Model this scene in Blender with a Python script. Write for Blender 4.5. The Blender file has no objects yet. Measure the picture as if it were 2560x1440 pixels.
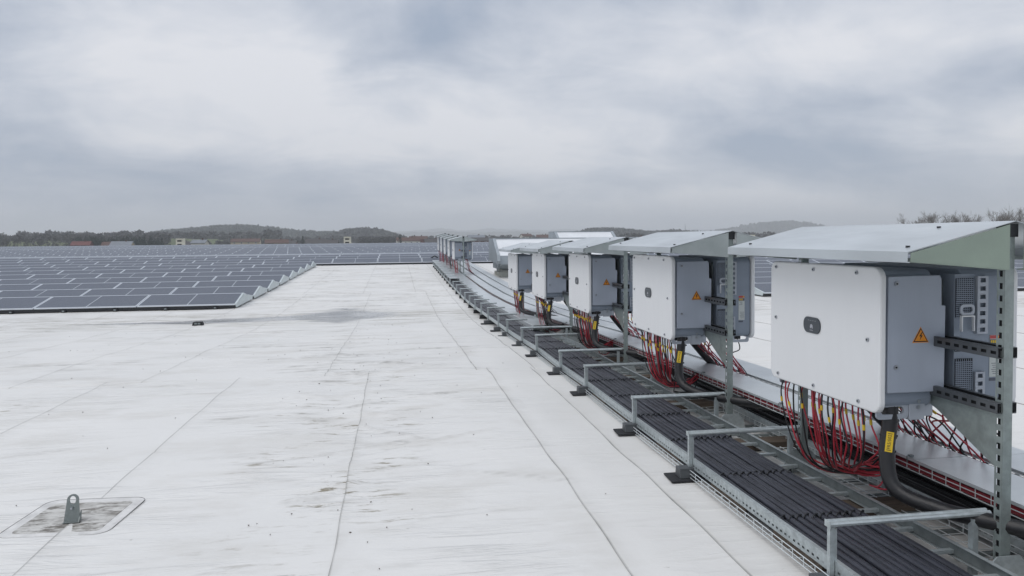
import bpy, math, random
import numpy as np
from mathutils import Matrix, Vector

random.seed(7); RNG = np.random.default_rng(11)
S = bpy.context.scene; COL = S.collection
EYE = 1.55
# ------------------------------------------------------------------ camera
FPX = 1850.0; YAW = math.atan(290/1850); PIT = math.radians(2.0); ROL = math.radians(0.5); SHY = -0.0238
fw = np.array([math.sin(YAW)*math.cos(PIT), math.cos(YAW)*math.cos(PIT), -math.sin(PIT)])
rt = np.array([math.cos(YAW), -math.sin(YAW), 0.0]); up = np.cross(rt, fw)
cR, sR = math.cos(ROL), math.sin(ROL)
rt2 = cR*rt - sR*up; up2 = sR*rt + cR*up
cd = bpy.data.cameras.new('camera'); cam = bpy.data.objects.new('camera', cd); COL.objects.link(cam)
cd.sensor_width = 36; cd.lens = 36*FPX/2560; cd.shift_y = SHY; cd.clip_start = 0.05; cd.clip_end = 40000
cam.matrix_world = Matrix(((rt2[0], up2[0], -fw[0], 0), (rt2[1], up2[1], -fw[1], 0), (rt2[2], up2[2], -fw[2], EYE), (0, 0, 0, 1)))
S.camera = cam
def at(px, py, Y):
    """point at forward distance Y seen at photo pixel px, py"""
    r = fw + (px-1280)/FPX*rt2 + (720+SHY*2560-py)/FPX*up2
    t = Y/r[1]
    return t*r[0], Y, EYE+t*r[2]
# ------------------------------------------------------------------ view
S.render.engine = 'CYCLES'; S.cycles.volume_bounces = 2
S.view_settings.view_transform = 'Standard'; S.view_settings.look = 'None'
S.view_settings.exposure = 0.10; S.view_settings.gamma = 1.0
try: S.view_settings.use_curve_mapping = False
except Exception: pass
# ------------------------------------------------------------------ sun + sky
SUN_EL = math.radians(58); SUN_AZ = math.radians(-125)      # azimuth from +Y towards +X; behind and left of the camera
sd = bpy.data.lights.new('sun', 'SUN'); sd.energy = 1.15; sd.angle = math.radians(50); sd.color = (1.0, 0.955, 0.90)
so = bpy.data.objects.new('sun', sd); COL.objects.link(so)
sv = Vector((math.sin(SUN_AZ)*math.cos(SUN_EL), math.cos(SUN_AZ)*math.cos(SUN_EL), math.sin(SUN_EL)))
so.rotation_euler = sv.to_track_quat('Z', 'Y').to_euler(); so.location = (0, 0, 60)
W = bpy.data.worlds.new('World'); S.world = W; W.use_nodes = True
nt = W.node_tree; nt.nodes.clear()
class NB:
    def __init__(s, nt): s.nt = nt
    def n(s, t, **kw):
        nd = s.nt.nodes.new(t)
        for k, v in kw.items():
            if k == 'inp':
                for i, val in v.items():
                    if hasattr(val, 'is_linked') or hasattr(val, 'links'): s.nt.links.new(val, nd.inputs[i])
                    else: nd.inputs[i].default_value = val
            else: setattr(nd, k, v)
        return nd
    def m(s, op, a, b=0.0, c=None, clamp=False):
        d = {0: a, 1: b}
        if c is not None: d[2] = c
        return s.n('ShaderNodeMath', operation=op, use_clamp=clamp, inp=d).outputs[0]
    def mix(s, f, a, b, blend='MIX'):
        nd = s.n('ShaderNodeMix', data_type='RGBA', blend_type=blend)
        for i, v in ((0, f), (6, a), (7, b)):
            if hasattr(v, 'links'): s.nt.links.new(v, nd.inputs[i])
            else: nd.inputs[i].default_value = v if not isinstance(v, tuple) or len(v) == 4 else (*v, 1)
        return nd.outputs[2]
    def ramp(s, f, stops):
        nd = s.n('ShaderNodeValToRGB'); s.nt.links.new(f, nd.inputs[0]); cr = nd.color_ramp
        while len(cr.elements) > 1: cr.elements.remove(cr.elements[0])
        for i, (p, c) in enumerate(stops):
            e = cr.elements[0] if i == 0 else cr.elements.new(p)
            e.position = p; e.color = (*c, 1) if len(c) == 3 else c
        return nd.outputs[0]
b = NB(nt)
sky = b.n('ShaderNodeTexSky', sky_type='NISHITA', sun_disc=False, sun_elevation=SUN_EL, sun_rotation=SUN_AZ)
bg1 = b.n('ShaderNodeBackground', inp={0: sky.outputs[0], 1: 0.06})
tc = b.n('ShaderNodeTexCoord'); sep = b.n('ShaderNodeSeparateXYZ', inp={0: tc.outputs['Generated']})
dx, dy, dz = sep.outputs
zz = b.m('ADD', b.m('MAXIMUM', dz, 0.0), 0.30)
cu = b.m('DIVIDE', dx, zz); cv = b.m('DIVIDE', dy, zz)
# streets of cloud run from upper left down to the right
rot = b.n('ShaderNodeCombineXYZ', inp={0: cu, 1: cv, 2: 0.0})
mp = b.n('ShaderNodeMapping', inp={0: rot.outputs[0], 1: (3.1, 1.7, 0.4), 2: (0, 0, math.radians(-22)), 3: (1.05, 1.25, 1)})
n1 = b.n('ShaderNodeTexNoise', inp={0: mp.outputs[0], 2: 1.7, 3: 9.0, 4: 0.60, 8: 0.8})
mp2 = b.n('ShaderNodeMapping', inp={0: rot.outputs[0], 1: (8.4, -2.2, 2.0), 2: (0, 0, math.radians(-14)), 3: (0.30, 0.7, 1)})
n2 = b.n('ShaderNodeTexNoise', inp={0: mp2.outputs[0], 2: 1.3, 3: 3.0, 4: 0.45, 8: 0.3})
# a few broad soft masses of brighter and darker cloud, edges torn by the noise
warp = b.n('ShaderNodeTexNoise', inp={0: tc.outputs['Generated'], 2: 3.0, 3: 5.0, 4: 0.55})
wv = b.n('ShaderNodeVectorMath', operation='MULTIPLY_ADD', inp={0: warp.outputs[1], 1: (0.30, 0.30, 0.16), 2: tc.outputs['Generated']})
def lobe(px, py, sx, sz):
    r = fw + (px-1280)/FPX*rt2 + (720+SHY*2560-py)/FPX*up2; r = r/np.linalg.norm(r)
    off = r + np.array([0.15, 0.15, 0.08])
    d = b.n('ShaderNodeVectorMath', operation='SUBTRACT', inp={0: wv.outputs[0], 1: tuple(off)})
    q = b.n('ShaderNodeVectorMath', operation='MULTIPLY', inp={0: d.outputs[0], 1: (1/sx, 1/sx, 1/sz)})
    L = b.n('ShaderNodeVectorMath', operation='LENGTH', inp={0: q.outputs[0]})
    v = b.m('SUBTRACT', 1.0, L.outputs['Value'], clamp=True)
    return b.m('MULTIPLY', v, v)
mp3 = b.n('ShaderNodeMapping', inp={0: rot.outputs[0], 1: (1.4, 5.2, 6.0), 2: (0, 0, math.radians(-30)), 3: (2.0, 3.2, 1)})
n3 = b.n('ShaderNodeTexNoise', inp={0: mp3.outputs[0], 2: 1.6, 3: 8.0, 4: 0.58, 8: 0.9})
mp4 = b.n('ShaderNodeMapping', inp={0: tc.outputs['Generated'], 3: (1.0, 1.0, 2.3)})
n4 = b.n('ShaderNodeTexNoise', inp={0: mp4.outputs[0], 2: 5.5, 3: 9.0, 4: 0.62, 8: 0.7})
tot = b.m('ADD', b.m('ADD', b.m('MULTIPLY', n1.outputs[0], 0.56), b.m('MULTIPLY', n2.outputs[0], 0.30)), b.m('ADD', b.m('MULTIPLY', n3.outputs[0], 0.24), b.m('MULTIPLY', n4.outputs[0], 0.30)))
for px, py, sx, sz, w in [(640, 170, .34, .13, .34), (1150, 330, .50, .09, .34), (450, 330, .25, .04, .16), (250, 60, .30, .08, .04), (1950, 150, .6, .14, .22), (1500, 420, .5, .05, .16),
                          (2440, 320, .22, .07, .42), (2350, 500, .5, .035, .46), (1500, 520, .8, .03, .10),
                          (1000, 60, .28, .10, -.26), (60, 120, .25, .10, -.12), (150, 400, .40, .13, -.20), (2000, 390, .40, .07, -.36), (700, 400, .3, .05, -.14),
                          (2520, 220, .30, .06, -.30), (1650, 300, .25, .05, -.12), (900, 470, 1.0, .03, -.06), (300, 500, .5, .05, -.06), (1200, 575, 2.2, .05, .26)]:
    tot = b.m('ADD', tot, b.m('MULTIPLY', lobe(px, py, sx, sz), w))
ccol = b.ramp(tot, [(0.46, (0.345, 0.415, 0.53)), (0.56, (0.44, 0.495, 0.595)), (0.67, (0.555, 0.60, 0.685)), (0.79, (0.69, 0.72, 0.785)), (0.92, (0.82, 0.83, 0.87))])
# overcast sky is brighter towards the zenith
zen = b.m('ADD', 0.98, b.m('MULTIPLY', b.m('MAXIMUM', b.m('SUBTRACT', dz, 0.36), 0.0), 0.55))
# below the horizon the world is just dull land
low = b.m('GREATER_THAN', dz, -0.012)
ccol2 = b.mix(low, (0.12, 0.13, 0.12), ccol)
bg2 = b.n('ShaderNodeBackground', inp={0: ccol2, 1: zen})
ms = b.n('ShaderNodeMixShader', inp={0: 0.93, 1: bg1.outputs[0], 2: bg2.outputs[0]})
wo = b.n('ShaderNodeOutputWorld', inp={0: ms.outputs[0]})

# ------------------------------------------------------------------ materials
def mat(name, col, rough=0.6, metal=0.0, spec=0.5, var=0.0, vscale=8.0, bump=0.0, bscale=60.0, vcol=None, rvar=0.0, stretch=(1, 1, 1), objrand=0.0, coat=0.0):
    m = bpy.data.materials.new(name); m.use_nodes = True
    N = NB(m.node_tree); p = m.node_tree.nodes['Principled BSDF']
    p.inputs['Base Color'].default_value = (*col, 1); p.inputs['Roughness'].default_value = rough
    p.inputs['Metallic'].default_value = metal; p.inputs['Specular IOR Level'].default_value = spec
    p.inputs['Coat Weight'].default_value = coat
    t = N.n('ShaderNodeTexCoord')
    mpg = N.n('ShaderNodeMapping', inp={0: t.outputs['Object'], 3: stretch})
    c = None
    if var:
        nz = N.n('ShaderNodeTexNoise', inp={0: mpg.outputs[0], 2: vscale, 3: 6.0, 4: 0.6})
        f = N.m('MULTIPLY', N.m('SUBTRACT', nz.outputs[0], 0.38), 3.2, clamp=True)
        v2 = vcol if vcol else tuple(max(0, x*(1-var)) for x in col)
        c = N.mix(f, (*col, 1), (*v2, 1))
        m.node_tree.links.new(c, p.inputs['Base Color'])
        if rvar:
            rr = N.m('ADD', rough, N.m('MULTIPLY', N.m('SUBTRACT', nz.outputs[0], 0.5), rvar))
            m.node_tree.links.new(rr, p.inputs['Roughness'])
    if objrand:
        oi = N.n('ShaderNodeObjectInfo')
        k = N.m('ADD', 1-objrand/2, N.m('MULTIPLY', oi.outputs['Random'], objrand))
        hs = N.n('ShaderNodeHueSaturation', inp={2: k, 4: c if c else (*col, 1)})
        m.node_tree.links.new(hs.outputs[0], p.inputs['Base Color'])
    if bump:
        nz = N.n('ShaderNodeTexNoise', inp={0: mpg.outputs[0], 2: bscale, 3: 4.0})
        bp = N.n('ShaderNodeBump', inp={0: bump, 1: 0.01, 'Height': nz.outputs[0]})
        m.node_tree.links.new(bp.outputs[0], p.inputs['Normal'])
    return m
M = {}
M['galv'] = mat('galvanised_steel', (0.50, 0.55, 0.56), 0.40, 0.50, var=0.28, vscale=26, rvar=0.3, bump=0.15, bscale=40)
M['galv_dark'] = mat('dull_galvanised_steel', (0.24, 0.27, 0.27), 0.5, 0.4, var=0.3, vscale=14, rvar=0.2)
M['sheet'] = mat('galvanised_sheet', (0.60, 0.64, 0.66), 0.34, 0.45, var=0.20, vscale=3, rvar=0.25, bump=0.04, bscale=3, stretch=(1, .35, 1))
M['cover'] = mat('cover_sheet_steel', (0.60, 0.635, 0.65), 0.34, 0.45, var=0.12, vscale=2.5, rvar=0.25, bump=0.05, bscale=4, objrand=0.12)
M['gable'] = mat('gable_sheet_grey', (0.42, 0.455, 0.455), 0.42, 0.35, var=0.25, vscale=4, vcol=(0.31, 0.35, 0.345))
M['gable_green'] = mat('gable_sheet_green', (0.30, 0.365, 0.30), 0.42, 0.25, var=0.2, vscale=3, vcol=(0.25, 0.30, 0.255))
M['white'] = mat('white_powder_coat', (0.765, 0.772, 0.778), 0.40, 0, 0.45, bump=0.05, bscale=120, var=0.02, vscale=5, rvar=.2, stretch=(3, 3, .5))
M['door'] = mat('grey_blue_powder_coat', (0.37, 0.41, 0.48), 0.46, 0, 0.45, bump=0.05, bscale=120, var=0.04, vscale=5, rvar=.2, stretch=(3, 3, .5))
M['bodygrey'] = mat('grey_cast_body', (0.26, 0.30, 0.36), 0.5, 0.1, 0.4, var=0.08, vscale=6)
M['bracket'] = mat('light_grey_bracket', (0.40, 0.43, 0.48), 0.45, 0.2)
M['dark'] = mat('black_plastic', (0.018, 0.02, 0.023), 0.5)
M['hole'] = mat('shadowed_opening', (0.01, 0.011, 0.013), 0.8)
M['badge'] = mat('charcoal_badge', (0.045, 0.055, 0.065), 0.35)
M['logo'] = mat('badge_print', (0.42, 0.43, 0.47), 0.5)
M['cable'] = mat('black_cable_sheath', (0.036, 0.039, 0.052), 0.42, 0, 0.5, var=0.4, vscale=9, rvar=0.35, bump=0.1, bscale=30, objrand=0.25)
M['cable2'] = mat('deep_black_cable', (0.012, 0.012, 0.014), 0.42, bump=0.3, bscale=40)
M['red'] = mat('red_cable_sheath', (0.46, 0.035, 0.055), 0.42, 0, 0.5, objrand=0.35)
M['red_stuff'] = mat('red_cable_bundle_sheath', (0.26, 0.018, 0.028), 0.5, var=0.5, vscale=30, stretch=(1, .05, 1))
M['tag'] = mat('yellow_marker', (0.70, 0.48, 0.02), 0.5)
M['ink'] = mat('black_print', (0.02, 0.02, 0.02), 0.6)
M['orange'] = mat('orange_warning_sticker', (0.75, 0.27, 0.02), 0.5)
M['rubber'] = mat('black_rubber', (0.02, 0.021, 0.024), 0.8, bump=0.4, bscale=80)
M['paper'] = mat('sticker_paper', (0.55, 0.58, 0.56), 0.5)
M['redprint'] = mat('sticker_red', (0.45, 0.06, 0.06), 0.5)
M['greyprint'] = mat('sticker_grey_print', (0.09, 0.10, 0.13), 0.5)
M['wood'] = mat('weathered_timber', (0.13, 0.10, 0.075), 0.8, var=0.5, vscale=6, stretch=(1, 8, 8), bump=0.4, bscale=20)
M['frame'] = mat('panel_aluminium', (0.66, 0.70, 0.75), 0.40, 0.15)
M['endplate'] = mat('end_plate_metal', (0.60, 0.66, 0.67), 0.45, 0.35, var=0.12, vscale=5)
M['hoodw'] = mat('hood_white_paint', (0.74, 0.76, 0.78), 0.4, var=0.10, vscale=2)
M['hoodg'] = mat('hood_grey_metal', (0.36, 0.40, 0.43), 0.5, 0.2, var=0.2, vscale=2)
M['hoodb'] = mat('hood_curb_beige', (0.48, 0.49, 0.44), 0.6, var=0.2, vscale=3)
M['beige'] = mat('beige_cladding', (0.62, 0.60, 0.50), 0.6, var=0.15, vscale=3)
M['concrete'] = mat('parapet_coping', (0.66, 0.69, 0.72), 0.5, var=0.2, vscale=1)
M['blockgrey'] = mat('support_block_grey', (0.085, 0.092, 0.098), 0.5, 0.1, var=.2, vscale=12)
M['wire'] = mat('bright_zinc_wire', (0.66, 0.70, 0.71), 0.35, 0.3)
M['railblack'] = mat('dark_slotted_rail', (0.13, 0.14, 0.15), 0.38, 0.55, var=.3, vscale=15)
M['postgalv'] = mat('weathered_zinc_post', (0.30, 0.345, 0.335), 0.42, 0.45, var=.25, vscale=18, rvar=.25)
M['screwc'] = mat('steel_screw', (0.40, 0.42, 0.45), 0.3, 0.8)
# solar glass : dark cells, wet with drops
def glass_mat():
    m = bpy.data.materials.new('wet_solar_glass'); m.use_nodes = True; N = NB(m.node_tree); p = m.node_tree.nodes['Principled BSDF']
    t = N.n('ShaderNodeTexCoord'); g = N.n('ShaderNodeNewGeometry')
    mp = N.n('ShaderNodeMapping', inp={0: g.outputs['Position'], 2: (0, 0, math.radians(28)), 3: (3.0, 11.0, 1.0)})
    nz = N.n('ShaderNodeTexNoise', inp={0: mp.outputs[0], 2: 3.2, 3: 5.0, 4: 0.7})
    big = N.n('ShaderNodeTexNoise', inp={0: g.outputs['Position'], 2: 0.12, 3: 2.0})
    oi = N.n('ShaderNodeObjectInfo')
    c0 = N.mix(N.m('MULTIPLY', N.m('SUBTRACT', nz.outputs[0], .3), 2.2, clamp=True), (0.055, 0.068, 0.095, 1), (0.11, 0.125, 0.16, 1))
    m.node_tree.links.new(c0, p.inputs['Base Color'])
    r = N.m('ADD', 0.24, N.m('MULTIPLY', nz.outputs[0], 0.30)); m.node_tree.links.new(r, p.inputs['Roughness'])
    p.inputs['Specular IOR Level'].default_value = 0.5
    bp = N.n('ShaderNodeBump', inp={0: 0.6, 1: 0.02, 'Height': nz.outputs[0]}); m.node_tree.links.new(bp.outputs[0], p.inputs['Normal'])
    return m
M['glass'] = glass_mat()
# white roofing membrane
def membrane_mat():
    m = bpy.data.materials.new('white_roof_membrane'); m.use_nodes = True; N = NB(m.node_tree); p = m.node_tree.nodes['Principled BSDF']; L = m.node_tree.links
    g = N.n('ShaderNodeNewGeometry'); uv = N.n('ShaderNodeUVMap'); uv.uv_map = 'UVMap'
    P = g.outputs['Position']; s = N.n('ShaderNodeSeparateXYZ', inp={0: P}); X, Y, Z = s.outputs
    us = N.n('ShaderNodeSeparateXYZ', inp={0: uv.outputs[0]})
    col = N.mix(N.n('ShaderNodeTexNoise', inp={0: P, 2: 0.55, 3: 3.0}).outputs[0], (0.67, 0.668, 0.65, 1), (0.775, 0.762, 0.735, 1))
    # thin dark streaks drawn out along X
    mp = N.n('ShaderNodeMapping', inp={0: P, 2: (0, 0, math.radians(4)), 3: (0.9, 8.5, 1)})
    st = N.n('ShaderNodeTexNoise', inp={0: mp.outputs[0], 2: 2.0, 3: 8.0, 4: 0.68, 8: 0.4})
    patch = N.n('ShaderNodeTexNoise', inp={0: P, 2: 0.35, 3: 2.0})
    f = N.m('MULTIPLY', N.m('SUBTRACT', st.outputs[0], 0.545), 8.0, clamp=True)
    f = N.m('MULTIPLY', f, N.m('MULTIPLY', N.m('SUBTRACT', patch.outputs[0], 0.38), 3.0, clamp=True))
    nearf = N.m('ADD', 0.30, N.m('MULTIPLY', N.m('DIVIDE', N.m('SUBTRACT', Y, 6.0), 8.0, clamp=True), 0.38))
    col = N.mix(N.m('MULTIPLY', f, nearf), col, (0.40, 0.385, 0.35, 1))
    bl = N.n('ShaderNodeTexNoise', inp={0: N.n('ShaderNodeMapping', inp={0: P, 1: (3, 9, 0), 3: (0.9, 1.5, 1)}).outputs[0], 2: 1.1, 3: 7.0, 4: 0.62})
    blf = N.m('MULTIPLY', N.m('SUBTRACT', bl.outputs[0], 0.50), 3.2, clamp=True)
    clean = N.m('SUBTRACT', 1.0, N.m('MULTIPLY', N.m('SUBTRACT', X, 1.0), 6.0, clamp=True))
    col = N.mix(N.m('MULTIPLY', blf, N.m('ADD', 0.14, N.m('MULTIPLY', clean, 0.42))), col, (0.47, 0.445, 0.395, 1))
    # fine flecks of dirt
    mpf = N.n('ShaderNodeMapping', inp={0: P, 3: (1.0, 2.2, 1)})
    vo = N.n('ShaderNodeTexNoise', inp={0: mpf.outputs[0], 2: 15.0, 3: 3.0, 4: 0.55})
    fl = N.m('MULTIPLY', N.m('SUBTRACT', vo.outputs[0], 0.715), 18.0, clamp=True)
    col = N.mix(N.m('MULTIPLY', fl, 0.6), col, (0.30, 0.28, 0.24, 1))
    # brown smears near the long seams, broken up
    def band(v, c, w):
        return N.m('SUBTRACT', 1.0, N.m('DIVIDE', N.m('ABSOLUTE', N.m('SUBTRACT', v, c)), w), clamp=True)
    smn = N.n('ShaderNodeMapping', inp={0: P, 2: (0, 0, math.radians(12)), 3: (2.0, 9.0, 1)})
    sm = N.n('ShaderNodeTexNoise', inp={0: smn.outputs[0], 2: 1.6, 3: 9.0, 4: 0.72})
    smv = N.m('MULTIPLY', N.m('SUBTRACT', sm.outputs[0], 0.545), 11.0, clamp=True)
    b1 = N.m('MULTIPLY', N.m('MULTIPLY', band(X, -0.24, 0.50), 1.8, clamp=True), N.m('MULTIPLY', band(Y, 6.2, 3.8), 2.0, clamp=True))
    b2 = N.m('MULTIPLY', N.m('MULTIPLY', band(X, -0.75, 0.5), 1.6, clamp=True), N.m('MULTIPLY', band(Y, 5.6, 2.4), 1.8, clamp=True))
    b3 = N.m('MULTIPLY', band(X, -3.6, 0.5), band(Y, 7.6, 0.9))
    pk = N.m('MULTIPLY', N.m('SUBTRACT', N.n('ShaderNodeTexNoise', inp={0: P, 1: 0.0, 2: 1.5, 3: 2.0}).outputs[0], 0.455), 7.0, clamp=True)
    bb = N.m('MULTIPLY', N.m('MULTIPLY', N.m('ADD', N.m('ADD', b1, b2), b3), smv, clamp=True), N.m('ADD', pk, 0.06), clamp=True)
    col = N.mix(N.m('MULTIPLY', bb, 0.95), col, (0.22, 0.19, 0.13, 1))
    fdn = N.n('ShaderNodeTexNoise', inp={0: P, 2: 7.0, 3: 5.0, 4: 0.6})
    col = N.mix(N.m('MULTIPLY', us.outputs[1], N.m('MULTIPLY', N.m('SUBTRACT', fdn.outputs[0], 0.30), 2.6, clamp=True)), col, (0.27, 0.26, 0.235, 1))  # shade and dirt of the folds laid into the colour
    # silt left by ponding water along the low line of the roof
    wob = N.n('ShaderNodeTexNoise', inp={0: N.n('ShaderNodeMapping', inp={0: P, 3: (0.5, 0.8, 1)}).outputs[0], 2: 1.0, 3: 4.0})
    yy = N.m('ADD', Y, N.m('MULTIPLY', N.m('SUBTRACT', wob.outputs[0], 0.5), 2.6))
    pond = band(yy, 17.3, 2.0)
    sl = N.n('ShaderNodeTexNoise', inp={0: N.n('ShaderNodeMapping', inp={0: P, 3: (0.55, 3.2, 1)}).outputs[0], 2: 2.2, 3: 9.0, 4: 0.7})
    pf = N.m('MULTIPLY', N.m('MULTIPLY', N.m('SUBTRACT', sl.outputs[0], 0.455), 6.0, clamp=True), N.m('MULTIPLY', pond, 2.0, clamp=True))
    col = N.mix(N.m('MULTIPLY', pf, 0.75), col, (0.33, 0.31, 0.26, 1))
    # shallow standing water: darker, smooth, with a ragged fading margin
    pnz = N.n('ShaderNodeTexNoise', inp={0: N.n('ShaderNodeMapping', inp={0: P, 1: (0, 4, 0), 3: (0.55, 2.6, 1)}).outputs[0], 2: 1.8, 3: 9.0, 4: 0.68})
    pj = N.m('MULTIPLY', N.m('SUBTRACT', pnz.outputs[0], 0.5), 1.7)
    def diamond(cx, cy, wx, wy):
        return N.m('SUBTRACT', 1.0, N.m('ADD', N.m('DIVIDE', N.m('ABSOLUTE', N.m('SUBTRACT', X, cx)), wx), N.m('DIVIDE', N.m('ABSOLUTE', N.m('SUBTRACT', Y, cy)), wy)))
    wd = N.m('MAXIMUM', N.m('MAXIMUM', diamond(-1.25, 17.7, 1.35, 1.7), diamond(-2.3, 17.4, 2.6, .55)), diamond(-4.4, 17.0, 2.6, .35))
    wet = N.m('MULTIPLY', N.m('ADD', N.m('ADD', wd, 0.10), N.m('MULTIPLY', pj, 1.0)), 2.6, clamp=True)
    col = N.mix(N.m('MULTIPLY', wet, 0.80), col, (0.235, 0.245, 0.255, 1))
    # dark line painting the lap edge's shade and dirt, grime halo beside it
    ud = us.outputs[0]
    nse = N.n('ShaderNodeTexNoise', inp={0: P, 2: 3.5, 3: 4.0})
    wv = N.m('MULTIPLY', N.m('SUBTRACT', nse.outputs[0], 0.3), 1.8, clamp=True)
    ln = N.m('SUBTRACT', 1.0, N.m('DIVIDE', ud, 0.012), clamp=True)
    halo = N.m('SUBTRACT', 1.0, N.m('DIVIDE', ud, 0.07), clamp=True)
    col = N.mix(N.m('MULTIPLY', halo, N.m('MULTIPLY', wv, 0.35)), col, (0.38, 0.36, 0.32, 1))
    col = N.mix(N.m('MULTIPLY', ln, N.m('ADD', 0.45, N.m('MULTIPLY', wv, 0.45))), col, (0.16, 0.16, 0.15, 1))
    L.new(col, p.inputs['Base Color'])
    r = N.m('SUBTRACT', N.m('ADD', 0.34, N.m('MULTIPLY', patch.outputs[0], 0.3)), N.m('MULTIPLY', wet, 0.38), clamp=True); L.new(r, p.inputs['Roughness']); p.inputs['Specular IOR Level'].default_value = 0.4
    # wrinkles : short transverse folds
    wm = N.n('ShaderNodeMapping', inp={0: P, 2: (0, 0, math.radians(5)), 3: (0.7, 4.6, 1)})
    w1 = N.n('ShaderNodeTexNoise', inp={0: wm.outputs[0], 2: 1.1, 3: 5.0, 4: 0.55, 8: 0.5})
    rg = N.m('POWER', N.m('SUBTRACT', 1.0, N.m('MULTIPLY', N.m('ABSOLUTE', N.m('SUBTRACT', w1.outputs[0], 0.5)), 7.0), clamp=True), 2.0)
    msk = N.m('MULTIPLY', N.m('SUBTRACT', N.n('ShaderNodeTexNoise', inp={0: P, 2: 0.8, 3: 2.0}).outputs[0], 0.44), 5.0, clamp=True); msk = N.m('MULTIPLY', msk, N.m('ADD', N.m('MULTIPLY', clean, 0.75), 0.25))
    h = N.m('ADD', N.m('MULTIPLY', N.m('MULTIPLY', rg, msk), 1.0), N.m('MULTIPLY', w1.outputs[0], 0.16))
    fine = N.n('ShaderNodeTexNoise', inp={0: P, 2: 9.0, 3: 5.0})
    h = N.m('ADD', h, N.m('MULTIPLY', fine.outputs[0], 0.12))
    bp = N.n('ShaderNodeBump', inp={0: 0.55, 1: 0.035, 'Height': h}); L.new(bp.outputs[0], p.inputs['Normal'])
    return m
M['membrane'] = membrane_mat()

# ------------------------------------------------------------------ mesh helper
class MB:
    def __init__(s): s.v = []; s.f = []; s.mi = []
    def add(s, vs, fs, mi=0):
        o = len(s.v); s.v += [tuple(map(float, p)) for p in vs]
        for f in fs: s.f.append(tuple(i+o for i in f)); s.mi.append(mi)
    def box(s, x0, x1, y0, y1, z0, z1, mi=0):
        s.add([(x0,y0,z0),(x1,y0,z0),(x1,y1,z0),(x0,y1,z0),(x0,y0,z1),(x1,y0,z1),(x1,y1,z1),(x0,y1,z1)],
              [(0,3,2,1),(4,5,6,7),(0,1,5,4),(1,2,6,5),(2,3,7,6),(3,0,4,7)], mi)
    def prism(s, poly, a0, a1, axis='x', mi=0):
        """extrude a 2D polygon along axis. axis x: poly=(y,z); y: (x,z); z: (x,y)"""
        n = len(poly)
        def P(p, a): return (a, p[0], p[1]) if axis == 'x' else ((p[0], a, p[1]) if axis == 'y' else (p[0], p[1], a))
        vs = [P(p, a0) for p in poly] + [P(p, a1) for p in poly]
        s.add(vs, [tuple(range(n-1, -1, -1)), tuple(range(n, 2*n))] + [(i, (i+1) % n, n+(i+1) % n, n+i) for i in range(n)], mi)
    def tube(s, pts, r, n=6, mi=0, cap=True):
        pts = [Vector(p) for p in pts]; k = len(pts); rings = []
        ref = Vector((0.13, 0.21, 1)).normalized(); prev = None
        for i in range(k):
            t = (pts[min(i+1, k-1)] - pts[max(i-1, 0)]).normalized()
            if prev is None:
                a = t.cross(ref); a = a.normalized() if a.length > 1e-4 else Vector((1, 0, 0))
            else:
                a = prev - t*prev.dot(t); a = a.normalized() if a.length > 1e-5 else Vector((1, 0, 0))
            prev = a; bb = t.cross(a); rr = r[i] if isinstance(r, (list, tuple)) else r
            rings.append([pts[i] + (a*math.cos(2*math.pi*j/n) + bb*math.sin(2*math.pi*j/n))*rr for j in range(n)])
        vs = [p for R_ in rings for p in R_]; fs = []
        for i in range(k-1):
            for j in range(n): fs.append((i*n+j, i*n+(j+1) % n, (i+1)*n+(j+1) % n, (i+1)*n+j))
        if cap: fs += [tuple(range(n-1, -1, -1)), tuple(range((k-1)*n, k*n))]
        s.add(vs, fs, mi)
    def holed(s, P0, U, V, nu, pitch, w, hl, hh, mi=0, yoff=0.5):
        """sheet of nu cells (pitch along U, width w along V) each with a rectangular hole hl x hh"""
        P0 = Vector(P0); U = Vector(U); V = Vector(V)
        for i in range(nu):
            b0 = P0 + U*(pitch*i)
            u0 = (pitch-hl)/2; u1 = u0+hl; v0 = w*yoff-hh/2; v1 = v0+hh
            q = [(0,0),(pitch,0),(pitch,w),(0,w),(u0,v0),(u1,v0),(u1,v1),(u0,v1)]
            s.add([b0+U*x+V*y for x, y in q], [(0,1,5,4),(1,2,6,5),(2,3,7,6),(3,0,4,7)], mi)
    def mesh(s, name, mats, smooth=False):
        me = bpy.data.meshes.new(name); me.from_pydata(s.v, [], s.f)
        for m in mats: me.materials.append(m)
        if len(mats) > 1: me.polygons.foreach_set('material_index', s.mi)
        if smooth: me.polygons.foreach_set('use_smooth', [True]*len(s.f))
        me.update(); return me
def link(name, me, parent=None, loc=None):
    o = bpy.data.objects.new(name, me); COL.objects.link(o)
    if parent: o.parent = parent
    if loc: o.location = loc
    return o
def part(name, mb, m, parent=None, smooth=False, bevel=0, label=None, loc=None):
    mats = [M[k] for k in m] if isinstance(m, (list, tuple)) else [M[m]]
    o = link(name, mb.mesh(name, mats, smooth), parent, loc)
    if bevel:
        md = o.modifiers.new('bevel', 'BEVEL'); md.width = bevel; md.segments = 2; md.limit_method = 'ANGLE'; md.angle_limit = math.radians(50)
    if label: o['label'] = label
    return o
def tag(o, label=None, cat=None, group=None, kind=None):
    if label: o['label'] = label
    if cat: o['category'] = cat
    if group: o['group'] = group
    if kind: o['kind'] = kind
    return o
def empty(name, loc=(0, 0, 0), rz=0):
    o = bpy.data.objects.new(name, None); COL.objects.link(o); o.location = loc; o.rotation_euler = (0, 0, rz); o.empty_display_size = 0.1
    return o
def copy_tree(o, parent=None):
    c = o.copy(); COL.objects.link(c); c.parent = parent
    for ch in list(KIDS.get(o, [])) or [k for k in o.children]: copy_tree(ch, c)
    return c
KIDS = {}
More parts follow.
